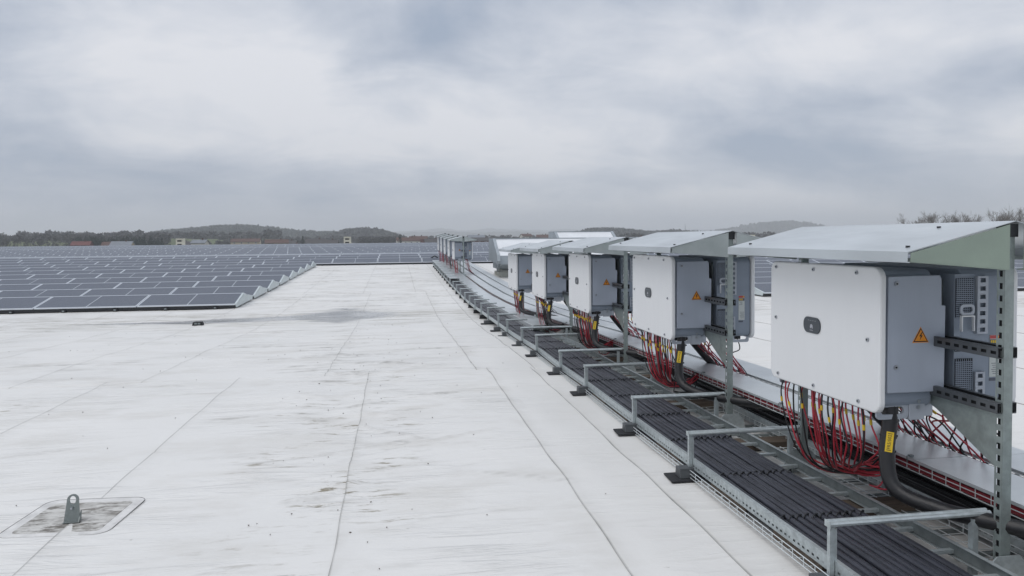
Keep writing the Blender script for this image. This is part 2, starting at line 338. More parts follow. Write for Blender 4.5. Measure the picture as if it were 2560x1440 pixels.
ORD = ['first','second','third','fourth','fifth','sixth','seventh','eighth','ninth','tenth','eleventh','twelfth','thirteenth','fourteenth','fifteenth',
       'sixteenth','seventeenth','eighteenth','nineteenth','twentieth','twenty-first','twenty-second','twenty-third','twenty-fourth','twenty-fifth','twenty-sixth','twenty-seventh','twenty-eighth','twenty-ninth','thirtieth']
def ordn(i):
    if i < len(ORD): return ORD[i]
    t = ['thirty','forty','fifty'][(i+1)//10-3]; r = (i+1) % 10
    return t + ('' if r == 0 else '-' + ORD[r-1]) if r else {30:'thirtieth',40:'fortieth',50:'fiftieth'}[i+1]
def lerp_tab(tab):
    ys = [a for a, _ in tab]; zs = [c for _, c in tab]
    return lambda y: np.interp(y, ys, zs)
# smooth roof height along Y (the roof falls to a low line and climbs to a ridge)
_gy = np.linspace(-12, 176, 377)
_g0 = np.interp(_gy, [-12,0,7,9,11.2,12.9,14.5,17,19.9,23.4,26,28.4,31,33.4,36,38.3,41,43.8,46,66,88,109,130,150,170,176],
                [.05,0,0,-.02,-.07,-.15,-.21,-.25,-.225,-.18,-.13,-.08,-.02,.03,.09,.13,.14,.22,.30,.00,.40,.20,.42,.22,.38,.38])
_k = np.exp(-0.5*(np.arange(-8, 9)/2.2)**2); _k /= _k.sum()
_g1 = np.convolve(np.pad(_g0, 8, mode='edge'), _k, mode='valid')
def g(y): return np.interp(y, _gy, _g1)
def gf(y): return float(g(y))

# ================================================================== SETTING: land
def ground_z(r):
    return np.interp(r, [0, 260, 500, 900, 2500, 12000], [-13, -12, -6.5, -6.0, -8, -20])
def dirpx(px):
    x, y, _ = at(px, 595, 1000.0); return x/1000.0
def land():
    rs = np.array([0.1, 60, 120, 200, 260, 330, 400, 500, 650, 800, 1000, 1400, 2000, 3000, 5000, 7500, 9300]); na = 160
    vs = []; fs = []
    for r in rs:
        for a in range(na):
            t = 2*math.pi*a/na; vs.append((r*math.sin(t), r*math.cos(t), float(ground_z(r))))
    for i in range(len(rs)-1):
        for a in range(na):
            fs.append((i*na+a, (i+1)*na+a, (i+1)*na+(a+1) % na, i*na+(a+1) % na))
    me = bpy.data.meshes.new('ground'); me.from_pydata(vs, [], fs)
    m = bpy.data.materials.new('winter_fields'); m.use_nodes = True; N = NB(m.node_tree); p = m.node_tree.nodes['Principled BSDF']; gg = N.n('ShaderNodeNewGeometry')
    nz = N.n('ShaderNodeTexNoise', inp={0: gg.outputs['Position'], 2: 0.006, 3: 5.0}); n_ = N.n('ShaderNodeTexNoise', inp={0: gg.outputs['Position'], 2: 0.08, 3: 4.0})
    c = N.ramp(nz.outputs[0], [(0.35, (0.07, 0.075, 0.045)), (0.5, (0.12, 0.13, 0.06)), (0.62, (0.10, 0.085, 0.06))])
    c = N.mix(N.m('MULTIPLY', n_.outputs[0], 0.5), c, (0.06, 0.055, 0.04, 1)); m.node_tree.links.new(c, p.inputs['Base Color']); p.inputs['Roughness'].default_value = 0.95
    me.materials.append(m); me.update(); tag(link('ground', me), kind='structure')
land()
def foliage_mat(name, c1, c2, scale):
    m = bpy.data.materials.new(name); m.use_nodes = True; N = NB(m.node_tree); p = m.node_tree.nodes['Principled BSDF']; gg = N.n('ShaderNodeNewGeometry')
    nz = N.n('ShaderNodeTexNoise', inp={0: gg.outputs['Position'], 2: scale, 3: 4.0, 4: 0.6}); rp = gg.outputs['Random Per Island']
    f = N.m('ADD', N.m('MULTIPLY', N.m('SUBTRACT', nz.outputs[0], 0.3), 1.5), N.m('MULTIPLY', N.m('SUBTRACT', rp, 0.5), 0.7), clamp=True)
    c = N.mix(f, (*c1, 1), (*c2, 1)); m.node_tree.links.new(c, p.inputs['Base Color']); p.inputs['Roughness'].default_value = 0.95; p.inputs['Specular IOR Level'].default_value = 0.1
    return m
M['bare'] = foliage_mat('bare_wood', (0.085, 0.090, 0.090), (0.16, 0.155, 0.148), 0.02)
M['pine'] = foliage_mat('pine_wood', (0.030, 0.044, 0.038), (0.065, 0.085, 0.070), 0.02)
M['hillm'] = foliage_mat('wooded_hillside', (0.055, 0.068, 0.064), (0.11, 0.11, 0.095), 0.02)
M['bark'] = mat('bark', (0.17, 0.155, 0.14), 0.9)
M['dgreen'] = foliage_mat('evergreen_needles', (0.018, 0.030, 0.020), (0.04, 0.055, 0.035), 0.4)
HILLS = []
def hill(D, pts, depth, cx=None):
    """wooded hill: pts = (photo x, photo y of skyline) seen at distance D; real ridge, depth metres deep front and back"""
    xs = np.array([dirpx(p[0])*D for p in pts]); zs = np.array([at(p[0], p[1], D)[2] for p in pts])
    return D, xs, zs, depth
def hill_z(h, X, Y):
    D, xs, zs, dp = h
    top = np.interp(X, xs, zs); base = -10.0
    t = np.clip(1-np.abs(Y-D)/dp, 0, 1); t = t*t*(3-2*t)
    e = np.clip(np.minimum(X-xs[0], xs[-1]-X)/(0.06*(xs[-1]-xs[0])), 0, 1)
    return base + (top-base)*t*e
def build_hill(h, name, matk, tree_h=0):
    D, xs, zs, dp = h
    nx, ny = 150, 26
    X = np.linspace(xs[0], xs[-1], nx); Y = np.linspace(D-dp, D+dp, ny)
    gx, gy = np.meshgrid(X, Y); z = hill_z(h, gx, gy) - tree_h*1.1
    z += RNG.normal(0, 1, z.shape)*(D*0.0006)
    z[0, :] = -14; z[-1, :] = -14
    vs = np.stack([gx.ravel(), gy.ravel(), z.ravel()], 1)
    fs = [(j*nx+i, j*nx+i+1, (j+1)*nx+i+1, (j+1)*nx+i) for j in range(ny-1) for i in range(nx-1)]
    me = bpy.data.meshes.new(name); me.from_pydata(vs.tolist(), [], fs); me.materials.append(M[matk]); me.polygons.foreach_set('use_smooth', [True]*len(fs)); me.update()
    return tag(link(name, me), kind='structure')
def wood(name, pos, hgt, matk, ntri=30, spread=0.33, conifer=False, psz=0.16):
    """a mass of far trees: every tree a loose cloud of small faces. pos: (n,3) bases, hgt (n,)"""
    n = len(pos); N_ = n*ntri
    idx = np.repeat(np.arange(n), ntri)
    u = RNG.random(N_); ang = RNG.random(N_)*2*np.pi; hh = hgt[idx]
    if conifer:
        zc = 0.1+0.9*u; rad = (1-zc)*0.26+0.03; rr = rad*np.sqrt(RNG.random(N_))*hh
    else:
        zc = 0.12+0.88*np.sqrt(u)*0.98; prof = np.sqrt(np.clip(1-((zc-0.6)/0.46)**2, 0.02, 1))*spread; rr = prof*np.sqrt(RNG.random(N_))*hh
    c = np.stack([pos[idx, 0]+rr*np.cos(ang), pos[idx, 1]+rr*np.sin(ang), pos[idx, 2]+zc*hh], 1)
    s = (psz*hh*(0.5+RNG.random(N_)))[:, None]
    if conifer: s = s*(1.25-zc)[:, None]
    a = RNG.normal(0, 1, (N_, 3)); a /= np.linalg.norm(a, axis=1)[:, None]; b_ = RNG.normal(0, 1, (N_, 3)); b_ /= np.linalg.norm(b_, axis=1)[:, None]
    v = np.empty((N_*3, 3)); v[0::3] = c+a*s; v[1::3] = c+b_*s; v[2::3] = c-(a+b_)*s*0.6
    me = bpy.data.meshes.new(name); me.vertices.add(N_*3); me.vertices.foreach_set('co', v.ravel())
    me.loops.add(N_*3); me.loops.foreach_set('vertex_index', np.arange(N_*3)); me.polygons.add(N_)
    me.polygons.foreach_set('loop_start', np.arange(N_)*3); me.polygons.foreach_set('loop_total', np.full(N_, 3))
    me.materials.append(M[matk]); me.update(calc_edges=True); me.validate()
    return tag(link(name, me), kind='stuff')
def hill_trees(h, name, matk, n, th, ntri=24, conifer=False, front=0.75, psz=0.17):
    D, xs, zs, dp = h
    X = RNG.uniform(xs[0], xs[-1], n*2); Y = D - dp*front + RNG.random(n*2)*dp*(front+0.15)
    z = hill_z(h, X, Y) - th*1.12; k = z > -13; X, Y, z = X[k][:n], Y[k][:n], z[k][:n]
    wood(name, np.stack([X, Y, z-0.5], 1), th*(0.75+0.5*RNG.random(len(X))), matk, ntri, conifer=conifer, psz=psz)
# far blue hills
h_far = hill(7600, [(560,592),(700,584),(820,578),(960,582),(1040,577),(1100,570),(1150,577),(1230,572),(1330,576),(1420,574),(1600,578),(1760,574),(1900,580),(2100,572),(2300,578),(2700,584)], 1500)
build_hill(h_far, 'hills', 'hillm')
h_far2 = hill(5200, [(640,594),(760,582),(860,580),(940,584),(1040,582),(1130,579),(1190,582),(1290,579),(1480,584),(1600,582),(1700,580),(1860,584),(2000,590)], 900)
build_hill(h_far2, 'hills', 'hillm')
h_big = hill(3300, [(1700,588),(1790,576),(1850,567),(1890,557),(1930,554),(1965,551.5),(1995,555),(2040,566),(2100,571),(2200,574),(2320,580),(2480,588)], 600)
build_hill(h_big, 'hills', 'hillm', 12); hill_trees(h_big, 'forest', 'hillm', 2600, 17, 12, psz=0.3)
h_l2 = hill(1700, [(300,592),(390,581),(440,574),(500,569),(545,564),(600,562),(650,565),(700,571),(760,577),(830,579),(900,583),(960,590)], 420)
build_hill(h_l2, 'hills', 'hillm', 12); hill_trees(h_l2, 'forest', 'hillm', 3400, 13, 20, psz=0.22); hill_trees(h_l2, 'forest', 'pine', 700, 14, 16, conifer=True, psz=0.22)
h_m = hill(1250, [(805,596),(840,581),(870,573),(910,570),(945,573),(975,580),(1005,592)], 260)
build_hill(h_m, 'hills', 'hillm', 10); hill_trees(h_m, 'forest', 'bare', 1500, 11, 26, psz=0.2)
h_r = hill(1350, [(1380,592),(1450,579),(1480,571),(1520,569),(1560,572),(1610,577),(1640,579),(1680,575),(1760,580),(1840,582),(1900,590)], 300)
build_hill(h_r, 'hills', 'hillm', 10); hill_trees(h_r, 'forest', 'bare', 2600, 11, 24, psz=0.2)
M['grass'] = mat('pale_winter_grass', (0.16, 0.19, 0.10), 0.95, var=.35, vscale=.02)
for D_, pts_, dp_ in ((760, [(590,606),(620,600),(655,598.5),(700,600),(725,606)], 120), (620, [(-200,606),(20,604),(120,603.5),(230,606)], 80), (700, [(400,604),(430,598),(540,599),(570,605)], 90)):
    build_hill(hill(D_, pts_, dp_), 'field', 'grass')
# woods standing on the flat land
def belt(name, D, px0, px1, n, hmin, hmax, matk, ntri, deep, conifer=False, psz=0.14, zoff=0.0, spread=0.33):
    px = RNG.uniform(px0, px1, n); Y = D + RNG.random(n)*deep; X = np.array([dirpx(p) for p in px])*Y
    z = ground_z(np.hypot(X, Y)) - 0.4 + zoff
    wood(name, np.stack([X, Y, z], 1), RNG.uniform(hmin, hmax, n), matk, ntri, conifer=conifer, psz=psz, spread=spread)
belt('forest', 560, -260, 420, 380, 10, 14.5, 'bare', 150, 220, psz=0.075)
belt('forest', 800, -300, 700, 420, 13, 19, 'bare', 90, 260, psz=0.10)
belt('forest', 470, 185, 405, 110, 9, 12, 'pine', 190, 90, conifer=True, psz=0.085)
belt('forest', 640, 440, 820, 150, 7, 9.5, 'bare', 100, 130, psz=0.09)
belt('forest', 820, 700, 1500, 300, 8, 12, 'bare', 90, 300, psz=0.1)
belt('forest', 640, 900, 1000, 70, 8, 10.5, 'bare', 110, 60, psz=0.09)
belt('forest', 560, 1150, 1420, 60, 6, 9, 'bare', 110, 140, psz=0.09)
belt('forest', 620, 1480, 2300, 240, 8, 12, 'bare', 90, 200, psz=0.09)
belt('forest', 450, 430, 1100, 90, 3.5, 6.0, 'bare', 90, 60, psz=0.1, spread=0.5)
# tall bare trees beyond the roof on the right, each a tree of its own
def bare_tree(px, D, top_py, i, label):
    x, y, zt = at(px, top_py+5, D); zb = float(ground_z(math.hypot(x, y)))
    H = zt-zb; t = empty('bare_tree', (x, y, zb))
    rr = random.Random(100+i); tr = MB(); cr = MB()
    tr.tube([(0, 0, 0), (0.1, 0, H*.3), (0, .1, H*.55), (.1, 0, H*.7)], [H*.018, H*.014, H*.009, H*.005], 6)
    def br(p, d, L, r, dep):
        q = p + d*L; md = (p+q)/2 + Vector((rr.uniform(-1, 1), rr.uniform(-1, 1), rr.uniform(-.3, .6)))*L*.09
        cr.tube([p, md, q], [r, r*.75, r*.45], 3, cap=False)
        if dep == 0: return
        for k in range(rr.choice((3, 3, 4))):
            nd = (d + Vector((rr.uniform(-1, 1), rr.uniform(-1, 1), rr.uniform(-.15, .75)))*0.75).normalized()
            br(p+(q-p)*rr.uniform(.35, 1), nd, L*rr.uniform(.55, .78), max(r*.5, H*.0008), dep-1)
    for k in range(13):
        a = rr.uniform(0, 6.28); zz_ = H*rr.uniform(.35, .70)
        br(Vector((0, 0, zz_)), Vector((math.cos(a)*.6, math.sin(a)*.6, rr.uniform(.7, 1.3))).normalized(), H*.20, H*.006, 4)
    part('trunk', tr, 'bark', t); part('crown', cr, 'bark', t)
    tag(t, label, 'tree', 'bare trees beyond the roof')
for i, (px, D, ty, lb) in enumerate([(2285, 190, 535, 'leafless tree above the middle of the nearest canopy, leftmost of the bare trees'),
        (2340, 195, 531, 'bare tree beyond the nearest canopy, second from the left of its line'), (2388, 200, 537, 'small leafless treetop peeping over the canopy, third from the left'),
        (2440, 185, 529, 'bare tree with a wide twiggy crown behind the canopy ridge, fourth from the left'), (2490, 180, 526, 'tall leafless tree behind the canopy ridge just left of the dark post cap'),
        (2312, 215, 537, 'slight bare tree partly merged behind the leftmost two above the canopy'), (2415, 220, 536, 'faint bare treetop set back between the third and fourth above the canopy'),
        (2515, 215, 533, 'faint bare treetop set back just left of the tallest tree'), (2548, 170, 523, 'tallest bare tree, at the right edge behind the canopy ridge')]):
    bare_tree(px, D, ty, i, lb)
# single dark evergreen and mast
def evergreen(px, D, ty, lb):
    x, y, zt = at(px, ty, D); zb = float(ground_z(math.hypot(x, y))); H = zt-zb
    t = empty('pine_tree', (x, y, zb)); tr = MB(); tr.tube([(0, 0, 0), (0, 0, H*.9)], [H*.02, H*.006], 6); part('trunk', tr, 'bark', t)
    cr = MB(); rr = random.Random(int(px))
    for k in range(420):
        u = rr.random(); a = rr.uniform(0, 6.28); r = (1-u)*H*.2*math.sqrt(rr.random())+.1; c = Vector((r*math.cos(a), r*math.sin(a), H*(.12+.88*u)))
        q = [c+Vector((rr.uniform(-1, 1), rr.uniform(-1, 1), rr.uniform(-.6, .6)))*H*.05 for _ in range(3)]
        cr.add(q, [(0, 1, 2)])
    part('crown', cr, 'dgreen', t); tag(t, lb, 'tree')
evergreen(1000, 520, 585, 'small dark evergreen standing alone left of the red houses')
evergreen(757, 560, 590, 'dark upright evergreen beside the pale green field')
mt = MB(); x, y, zt = at(1713, 560, 2600)
for sx, sy in ((-1,-1),(1,-1),(1,1),(-1,1)): mt.tube([(x+sx*2.2, y+sy*2.2, -5), (x, y, zt)], .35, 4)
for k in range(9):
    f_ = k/9; w_ = 2.2*(1-f_); z_ = -5+(zt+5)*f_
    mt.tube([(x-w_, y-w_, z_), (x+w_, y-w_, z_+5)], .25, 3); mt.tube([(x+w_, y-w_, z_), (x-w_, y-w_, z_+5)], .25, 3)
tag(part('mast', mt, 'galv_dark'), 'thin lattice mast on the far wooded ridge between the second and third canopies', 'mast')
# ------------------------------------------------------------------ houses of the village
M['hred'] = mat('falu_red_boards', (0.15, 0.055, 0.048), 0.8, var=.3, vscale=.6); M['hwhite'] = mat('white_boards', (0.62, 0.60, 0.56), 0.7, var=.15, vscale=.6)
M['hcream'] = mat('cream_render', (0.45, 0.38, 0.28), 0.8, var=.2, vscale=.5); M['tile'] = mat('clay_tiles', (0.11, 0.060, 0.048), 0.85, var=.4, vscale=1.0)
M['tgrey'] = mat('grey_roofing', (0.20, 0.22, 0.25), 0.6, var=.2, vscale=.5); M['tdark'] = mat('dark_roofing', (0.06, 0.055, 0.055), 0.7, var=.2, vscale=.5)
M['win'] = mat('window_pane', (0.03, 0.04, 0.05), 0.15); M['trim'] = mat('white_trim', (0.75, 0.75, 0.73), 0.6)
def house(px, D, W_, Hh, top_py, wm, rm, rz, lb, name='house', nwin=4):
    x, y, zt = at(px, top_py, D); rh = W_*0.22 if W_ < 14 else 2.4; dpth = min(8, W_*.7)
    t = empty(name, (x, y, zt-rh-Hh), rz); w = MB(); w.box(-W_/2, W_/2, -dpth/2, dpth/2, 0, Hh); 
    part('wall', w, wm, t)
    gw = MB(); gw.prism([(-dpth/2, Hh), (dpth/2, Hh), (0, Hh+rh-.15)], -W_/2+.01, W_/2-.01, 'x'); part('gable', gw, wm, t)
    r = MB(); r.prism([(-dpth/2-.4, Hh-.15), (0, Hh+rh), (0, Hh+rh+.18), (-dpth/2-.45, Hh+.05)], -W_/2-.35, W_/2+.35, 'x'); r.prism([(dpth/2+.4, Hh-.15), (dpth/2+.45, Hh+.05), (0.001, Hh+rh+.18), (0.001, Hh+rh)], -W_/2-.35, W_/2+.35, 'x')
    ro = part('roof', r, rm, t); c = MB(); c.box(W_*.15, W_*.15+.7, -.35, .35, Hh+rh-.6, Hh+rh+1.0); part('chimney', c, 'tile', ro)
    for k in range(nwin):
        cx = -W_/2 + W_*(k+.5)/nwin
        wn = MB(); wn.box(cx-.65, cx+.65, -dpth/2-.06, -dpth/2-.005, Hh*.38, Hh*.38+1.4); wo_ = part('window', wn, 'trim', t)
        pn = MB(); pn.box(cx-.5, cx+.5, -dpth/2-.09, -dpth/2-.065, Hh*.38+.15, Hh*.38+1.25); part('pane', pn, 'win', wo_)
    tag(t, lb, 'building' if name != 'house' else 'house', 'far houses of the village')
for a in [(205, 430, 9, 3.6, 604, 'hred', 'hred', .05, 'low bright red shed in front of the dark pines'),
          (285, 470, 12, 3.2, 605, 'hred', 'tile', .1, 'dull red barn with a clay roof left of the grey metal roof'),
          (306, 450, 11, 3.4, 604, 'hcream', 'tgrey', .0, 'farm building with a pale grey metal roof'),
          (500, 420, 7.5, 4.2, 600, 'hwhite', 'tgrey', -.2, 'white two-storey house right of the left rooftop hut'),
          (476, 460, 11, 2.6, 604, 'hcream', 'tdark', .1, 'low house with a dark roof just behind the left rooftop hut'),
          (615, 620, 22, 2.6, 597, 'hcream', 'tile', .0, 'long low cream building with a rusty roof at the left of the green field'),
          (692, 520, 15, 4.6, 599, 'hcream', 'tile', .15, 'cream villa with a clay roof right of the green field'),
          (722, 540, 11, 3.0, 602, 'hred', 'tdark', -.1, 'small red house at the right of the cream villa'),
          (790, 480, 12, 4.2, 598, 'hred', 'tdark', .1, 'dark red barn left of the right rooftop hut'),
          (824, 460, 10, 2.8, 600, 'hwhite', 'tdark', 0, 'low white house with dark roof left of the right rooftop hut'),
          (1020, 560, 17, 3.6, 594, 'hwhite', 'tile', .08, 'white house with a wide clay roof left of the distant canopies'),
          (1046, 590, 14, 5.4, 591, 'hred', 'tile', -.1, 'tall red house behind the wide clay roof'),
          (1082, 540, 12, 3.6, 597, 'hred', 'tdark', .1, 'red house beside the row of distant canopies'),
          (1190, 620, 14, 4.0, 588, 'hwhite', 'tgrey', .1, 'white house right of the distant canopies'),
          (1205, 560, 18, 3.0, 594, 'hred', 'tdark', .0, 'low red building above the solar field left of the ventilation hood'),
          (1315, 700, 10, 4.0, 585, 'hwhite', 'tile', .3, 'white house far above the ventilation hood'),
          (1358, 700, 13, 4.2, 587, 'hred', 'tile', -.2, 'red house far above the ventilation hood'),
          (1590, 420, 20, 5.0, 592, 'hcream', 'tdark', .1, 'beige block between the ventilation hood and the second canopy')]:
    house(*a)

# ================================================================== THE WAREHOUSE ROOF
RX0, RX1, RY0, RY1 = -110, 95, -11, 170
bw = MB(); bw.box(RX0+.05, RX1-.05, RY0+.05, RY1-.05, -13.5, -0.75)
tag(part('warehouse', bw, 'concrete'), 'huge flat warehouse block carrying the white membrane roof', 'building')
roof = empty('roof', (0, 0, 0)); tag(roof, kind='structure')
_fr = np.random.default_rng(4); FOLDS = []
def _folds(n, x0, x1, y0, y1, l0, l1, w0, w1, h0, h1, tilt):
    for _ in range(n): FOLDS.append((_fr.uniform(x0, x1), _fr.uniform(y0, y1), _fr.uniform(l0, l1), _fr.uniform(w0, w1), _fr.uniform(h0, h1)*_fr.choice([1, 1, -.6]), _fr.normal(0, tilt)))
_folds(34, -.85, -.30, 4.2, 8.9, .10, .30, .018, .032, .006, .013, .12)
_folds(26, -.35, .45, 5.0, 9.2, .12, .42, .018, .032, .006, .014, .30)
_folds(26, -1.2, 1.0, 8.7, 9.6, .15, .5, .025, .04, .005, .012, .2)
_folds(50, -5.0, 1.0, 2.6, 8.6, .10, .5, .02, .04, .003, .008, .15)
_folds(60, -6.0, 1.6, 9.6, 15.5, .2, .9, .03, .05, .004, .010, .12)
_folds(60, -1.2, -.5, 9.6, 16, .12, .4, .025, .04, .005, .010, .1)
_folds(230, -4.0, 1.7, 18.6, 38.5, .3, 1.5, .04, .075, .006, .016, .04)
FOLDS = np.array(FOLDS)
def fold_h(X, Y):
    z = np.zeros_like(X, dtype=float); x0, x1, y0, y1 = X.min()-1.5, X.max()+1.5, Y.min()-1, Y.max()+1
    for cx, cy, L_, w_, h_, t_ in FOLDS:
        if not (x0 < cx < x1 and y0 < cy < y1): continue
        u = X-cx; v = Y-cy-u*t_-.12*u*u/max(L_, .2)*np.sign(t_)
        z += 1.6*h_*np.exp(-(u/L_)**4-(v/w_)**2)
    return z
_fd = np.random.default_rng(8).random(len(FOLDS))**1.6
def fold_dirt_shade(X, Y):  # dark streak on each fold's near side, painting its shade and its dirt
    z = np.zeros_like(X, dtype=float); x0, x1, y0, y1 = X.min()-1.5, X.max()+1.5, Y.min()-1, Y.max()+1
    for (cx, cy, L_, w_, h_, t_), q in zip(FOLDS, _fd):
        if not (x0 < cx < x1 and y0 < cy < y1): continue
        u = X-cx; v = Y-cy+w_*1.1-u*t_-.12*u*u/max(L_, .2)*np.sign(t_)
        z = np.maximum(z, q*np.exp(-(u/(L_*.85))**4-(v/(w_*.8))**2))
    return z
# roof deck under the far solar field and the sides
def membrane_h(X, Y):
    z = g(Y) + fold_h(np.asarray(X, dtype=float), np.asarray(Y, dtype=float))
    # soft swells and folds of the loose membrane
    z = z + 0.004*np.sin(3.1*Y+1.3*np.sin(X*1.2))*np.sin(X*.9+1) + 0.003*np.sin(5.3*Y+2*np.sin(X*.7+.5))
    z = z + 0.030*np.exp(-((X-.35)/.95)**2-((Y-8.3-.25*X)/.75)**2) + 0.018*np.exp(-((X+.9)/.5)**2-((Y-7.3)/1.2)**2)
    z = z - 0.020*np.exp(-((X+.55)/.22)**2-((Y-7.6)/1.6)**2) + 0.02*np.exp(-((X+2.6)/.6)**2-((Y-8.6)/.6)**2)
    z = z + 0.010*np.exp(-((X-1.25)/.10)**2)*(0.6+0.4*np.sin(Y*4.3))*(Y < 13)
    return z
def sheet(x0, x1, y0, y1, nx, dy, lift=0.006, base=0.0):
    xs = np.linspace(x0, x1, nx)
    # extra lines near the lap
    xs = np.unique(np.concatenate([xs, [x0+.004, x0+.02, x0+.06, x0+.12]]))
    ys = np.arange(y0, y1+dy*.5, dy); ys[-1] = y1; ys = np.concatenate([[y0, y0+.003], ys[1:]])
    gx, gy = np.meshgrid(xs, ys)
    wob = 0.004*np.sin(gy*2.3+x0*3)+0.003*np.sin(gy*7.1)
    skirt = np.where(gy <= y0+1e-6, -.010, 0.0)
    gx2 = gx + wob*np.clip(1-(gx-x0)/.3, 0, 1)
    z = membrane_h(gx2, gy) + lift*np.clip(1-(gx-x0)/.12, 0, 1) + base*.6 + skirt
    nX, nY = len(xs), len(ys)
    V = np.stack([gx2.ravel(), gy.ravel(), z.ravel()], 1).tolist()
    F = [(j*nX+i, j*nX+i+1, (j+1)*nX+i+1, (j+1)*nX+i) for j in range(nY-1) for i in range(nX-1)]
    o = len(V)
    for j in range(nY): V.append((V[j*nX][0], V[j*nX][1], V[j*nX][2]-.008))
    F += [(j*nX, (j+1)*nX, o+j+1, o+j) for j in range(nY-1)]
    me = bpy.data.meshes.new('membrane_sheet'); me.from_pydata(V, [], F); me.materials.append(M['membrane'])
    uv = me.uv_layers.new(name='UVMap'); li = np.empty(len(me.loops), dtype=np.int32); me.loops.foreach_get('vertex_index', li)
    ud = np.concatenate([(gx-x0).ravel(), np.zeros(nY)]); vd = np.concatenate([fold_dirt_shade(gx2, gy).ravel(), np.zeros(nY)])
    # cross laps at y0
    ud = np.minimum(ud, 9.)
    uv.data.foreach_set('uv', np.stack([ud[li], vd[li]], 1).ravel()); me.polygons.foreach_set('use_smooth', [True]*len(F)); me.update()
    o_ = link('membrane_sheet', me, roof)
    return o_
s1 = [-.33+1.42*k for k in range(-9, 9)]
s1 = [-20.3, -17.4, -14.5, -11.7, -8.9, -6.05, -4.62, -3.18, -1.78, -0.33, 1.05, 1.58, 4.2, 5.6, 7.1, 9.9, 12.8, 16]
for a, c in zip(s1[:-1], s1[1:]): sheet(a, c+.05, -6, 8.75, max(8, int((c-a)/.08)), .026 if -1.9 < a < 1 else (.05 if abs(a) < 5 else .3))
s2 = [-26, -23, -20.3, -17.4, -14.5, -11.2, -8.3, -6.9, -5.5, -4.12, -2.78, -0.82, 0.92, 1.62, 4.2, 5.6, 7.1, 9.9, 12.8, 16, 20]
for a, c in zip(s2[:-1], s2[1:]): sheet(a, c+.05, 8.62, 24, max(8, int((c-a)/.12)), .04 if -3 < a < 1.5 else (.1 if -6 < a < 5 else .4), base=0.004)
s3 = [-26, -20, -14, -8.3, -6.9, -5.5, -4.2, -2.9, -1.05, 0.6, 1.62, 4.2, 5.6, 7.1, 9.9, 12.8, 16, 20]
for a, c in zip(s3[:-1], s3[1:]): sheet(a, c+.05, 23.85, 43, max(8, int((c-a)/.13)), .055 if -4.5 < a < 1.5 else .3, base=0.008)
def far_deck(x0, x1, y0, y1, n=3):
    ys = np.arange(y0, y1+.01, 1.0); V = []; F = []
    for j, yv in enumerate(ys):
        for x_ in np.linspace(x0, x1, n): V.append((x_, yv, gf(yv)-.012))
    for j in range(len(ys)-1):
        for i in range(n-1): F.append((j*n+i, j*n+i+1, (j+1)*n+i+1, (j+1)*n+i))
    me = bpy.data.meshes.new('roof_deck'); me.from_pydata(V, [], F); me.materials.append(M['membrane']); uv = me.uv_layers.new(name='UVMap')
    uv.data.foreach_set('uv', np.tile([1.0, 0.0], len(me.loops))); me.update(); link('roof_deck', me, roof)
far_deck(RX0+.3, RX1-.3, -10.7, 169.7, 5)
pr = MB(); zt_ = .54
pr.box(RX0, RX1, RY1-.35, RY1, -1, zt_); pr.box(RX0, RX0+.35, RY0, RY1-.352, -1, zt_-.1); pr.box(RX1-.35, RX1, RY0, RY1-.352, -1, zt_-.1); pr.box(RX0+.352, RX1-.352, RY0, RY0+.35, -1, .35)
part('parapet', pr, 'concrete', roof)
# ================================================================== SOLAR FIELD
PW, PD, TILT = 2.375, 1.10, math.radians(10); PZ0 = 0.09
def panel_mesh():
    m_ = MB(); w, d, t = PW, PD, .032; fr = .022
    m_.box(0, w, 0, d, 0, t-.006, 0)
    # frame rim standing proud round the glass
    m_.box(0, w, 0, fr, t-.006, t, 0); m_.box(0, w, d-fr, d, t-.006, t, 0); m_.box(0, fr, fr, d-fr, t-.006, t, 0); m_.box(w-fr, w, fr, d-fr, t-.006, t, 0)
    m_.add([(fr, fr, t-.003), (w/2-.008, fr, t-.003), (w/2-.008, d-fr, t-.003), (fr, d-fr, t-.003)], [(0, 1, 2, 3)], 1)
    m_.add([(w/2+.008, fr, t-.003), (w-fr, fr, t-.003), (w-fr, d-fr, t-.003), (w/2+.008, d-fr, t-.003)], [(0, 1, 2, 3)], 1)
    m_.add([(w/2-.008, fr, t-.0025), (w/2+.008, fr, t-.0025), (w/2+.008, d-fr, t-.0025), (w/2-.008, d-fr, t-.0025)], [(0, 1, 2, 3)], 0)
    return m_
PM = panel_mesh(); PME = PM.mesh('solar_panel', [M['frame'], M['glass']])
def bank(name, x0, n, ybase, zoff, rear, parent):
    """n panels joined (far rows)"""
    m_ = MB(); c_, s_ = math.cos(TILT), math.sin(TILT)
    for k in range(n):
        xo = x0 + k*2.40
        vs = []
        for (vx, vy, vz) in PM.v:
            yy_ = vy*c_ - vz*s_; z_ = vy*s_ + vz*c_
            vs.append((xo+vx, (ybase-yy_) if rear else (ybase+yy_), zoff+z_))
        o = len(m_.v); m_.v += vs
        for f, q in zip(PM.f, PM.mi): m_.f.append(tuple(i+o for i in (f[::-1] if rear else f))); m_.mi.append(q)
    ob = part(name, m_, ['frame', 'glass'], parent); ob['kind'] = 'stuff'; return ob
def end_plate(parent, x, sgn, nm='end_plate'):
    m_ = MB(); c_ = PD*math.cos(TILT)
    yp = c_+.015; m_.prism([(.03, .03), (-.0, .10), (yp-.06, .10+yp*.176-.01), (yp+.06, .10+yp*.176-.012), (2*yp+.03, .150), (2*yp+.05, .045)], x, x+sgn*.012, 'x')
    m_.prism([(-.005, .10), (yp-.08, .10+yp*.176+.008), (yp-.08, .10+yp*.176+.032), (-.01, .125)], x-sgn*.03, x+sgn*.016, 'x')
    return part(nm, m_, 'endplate', parent)
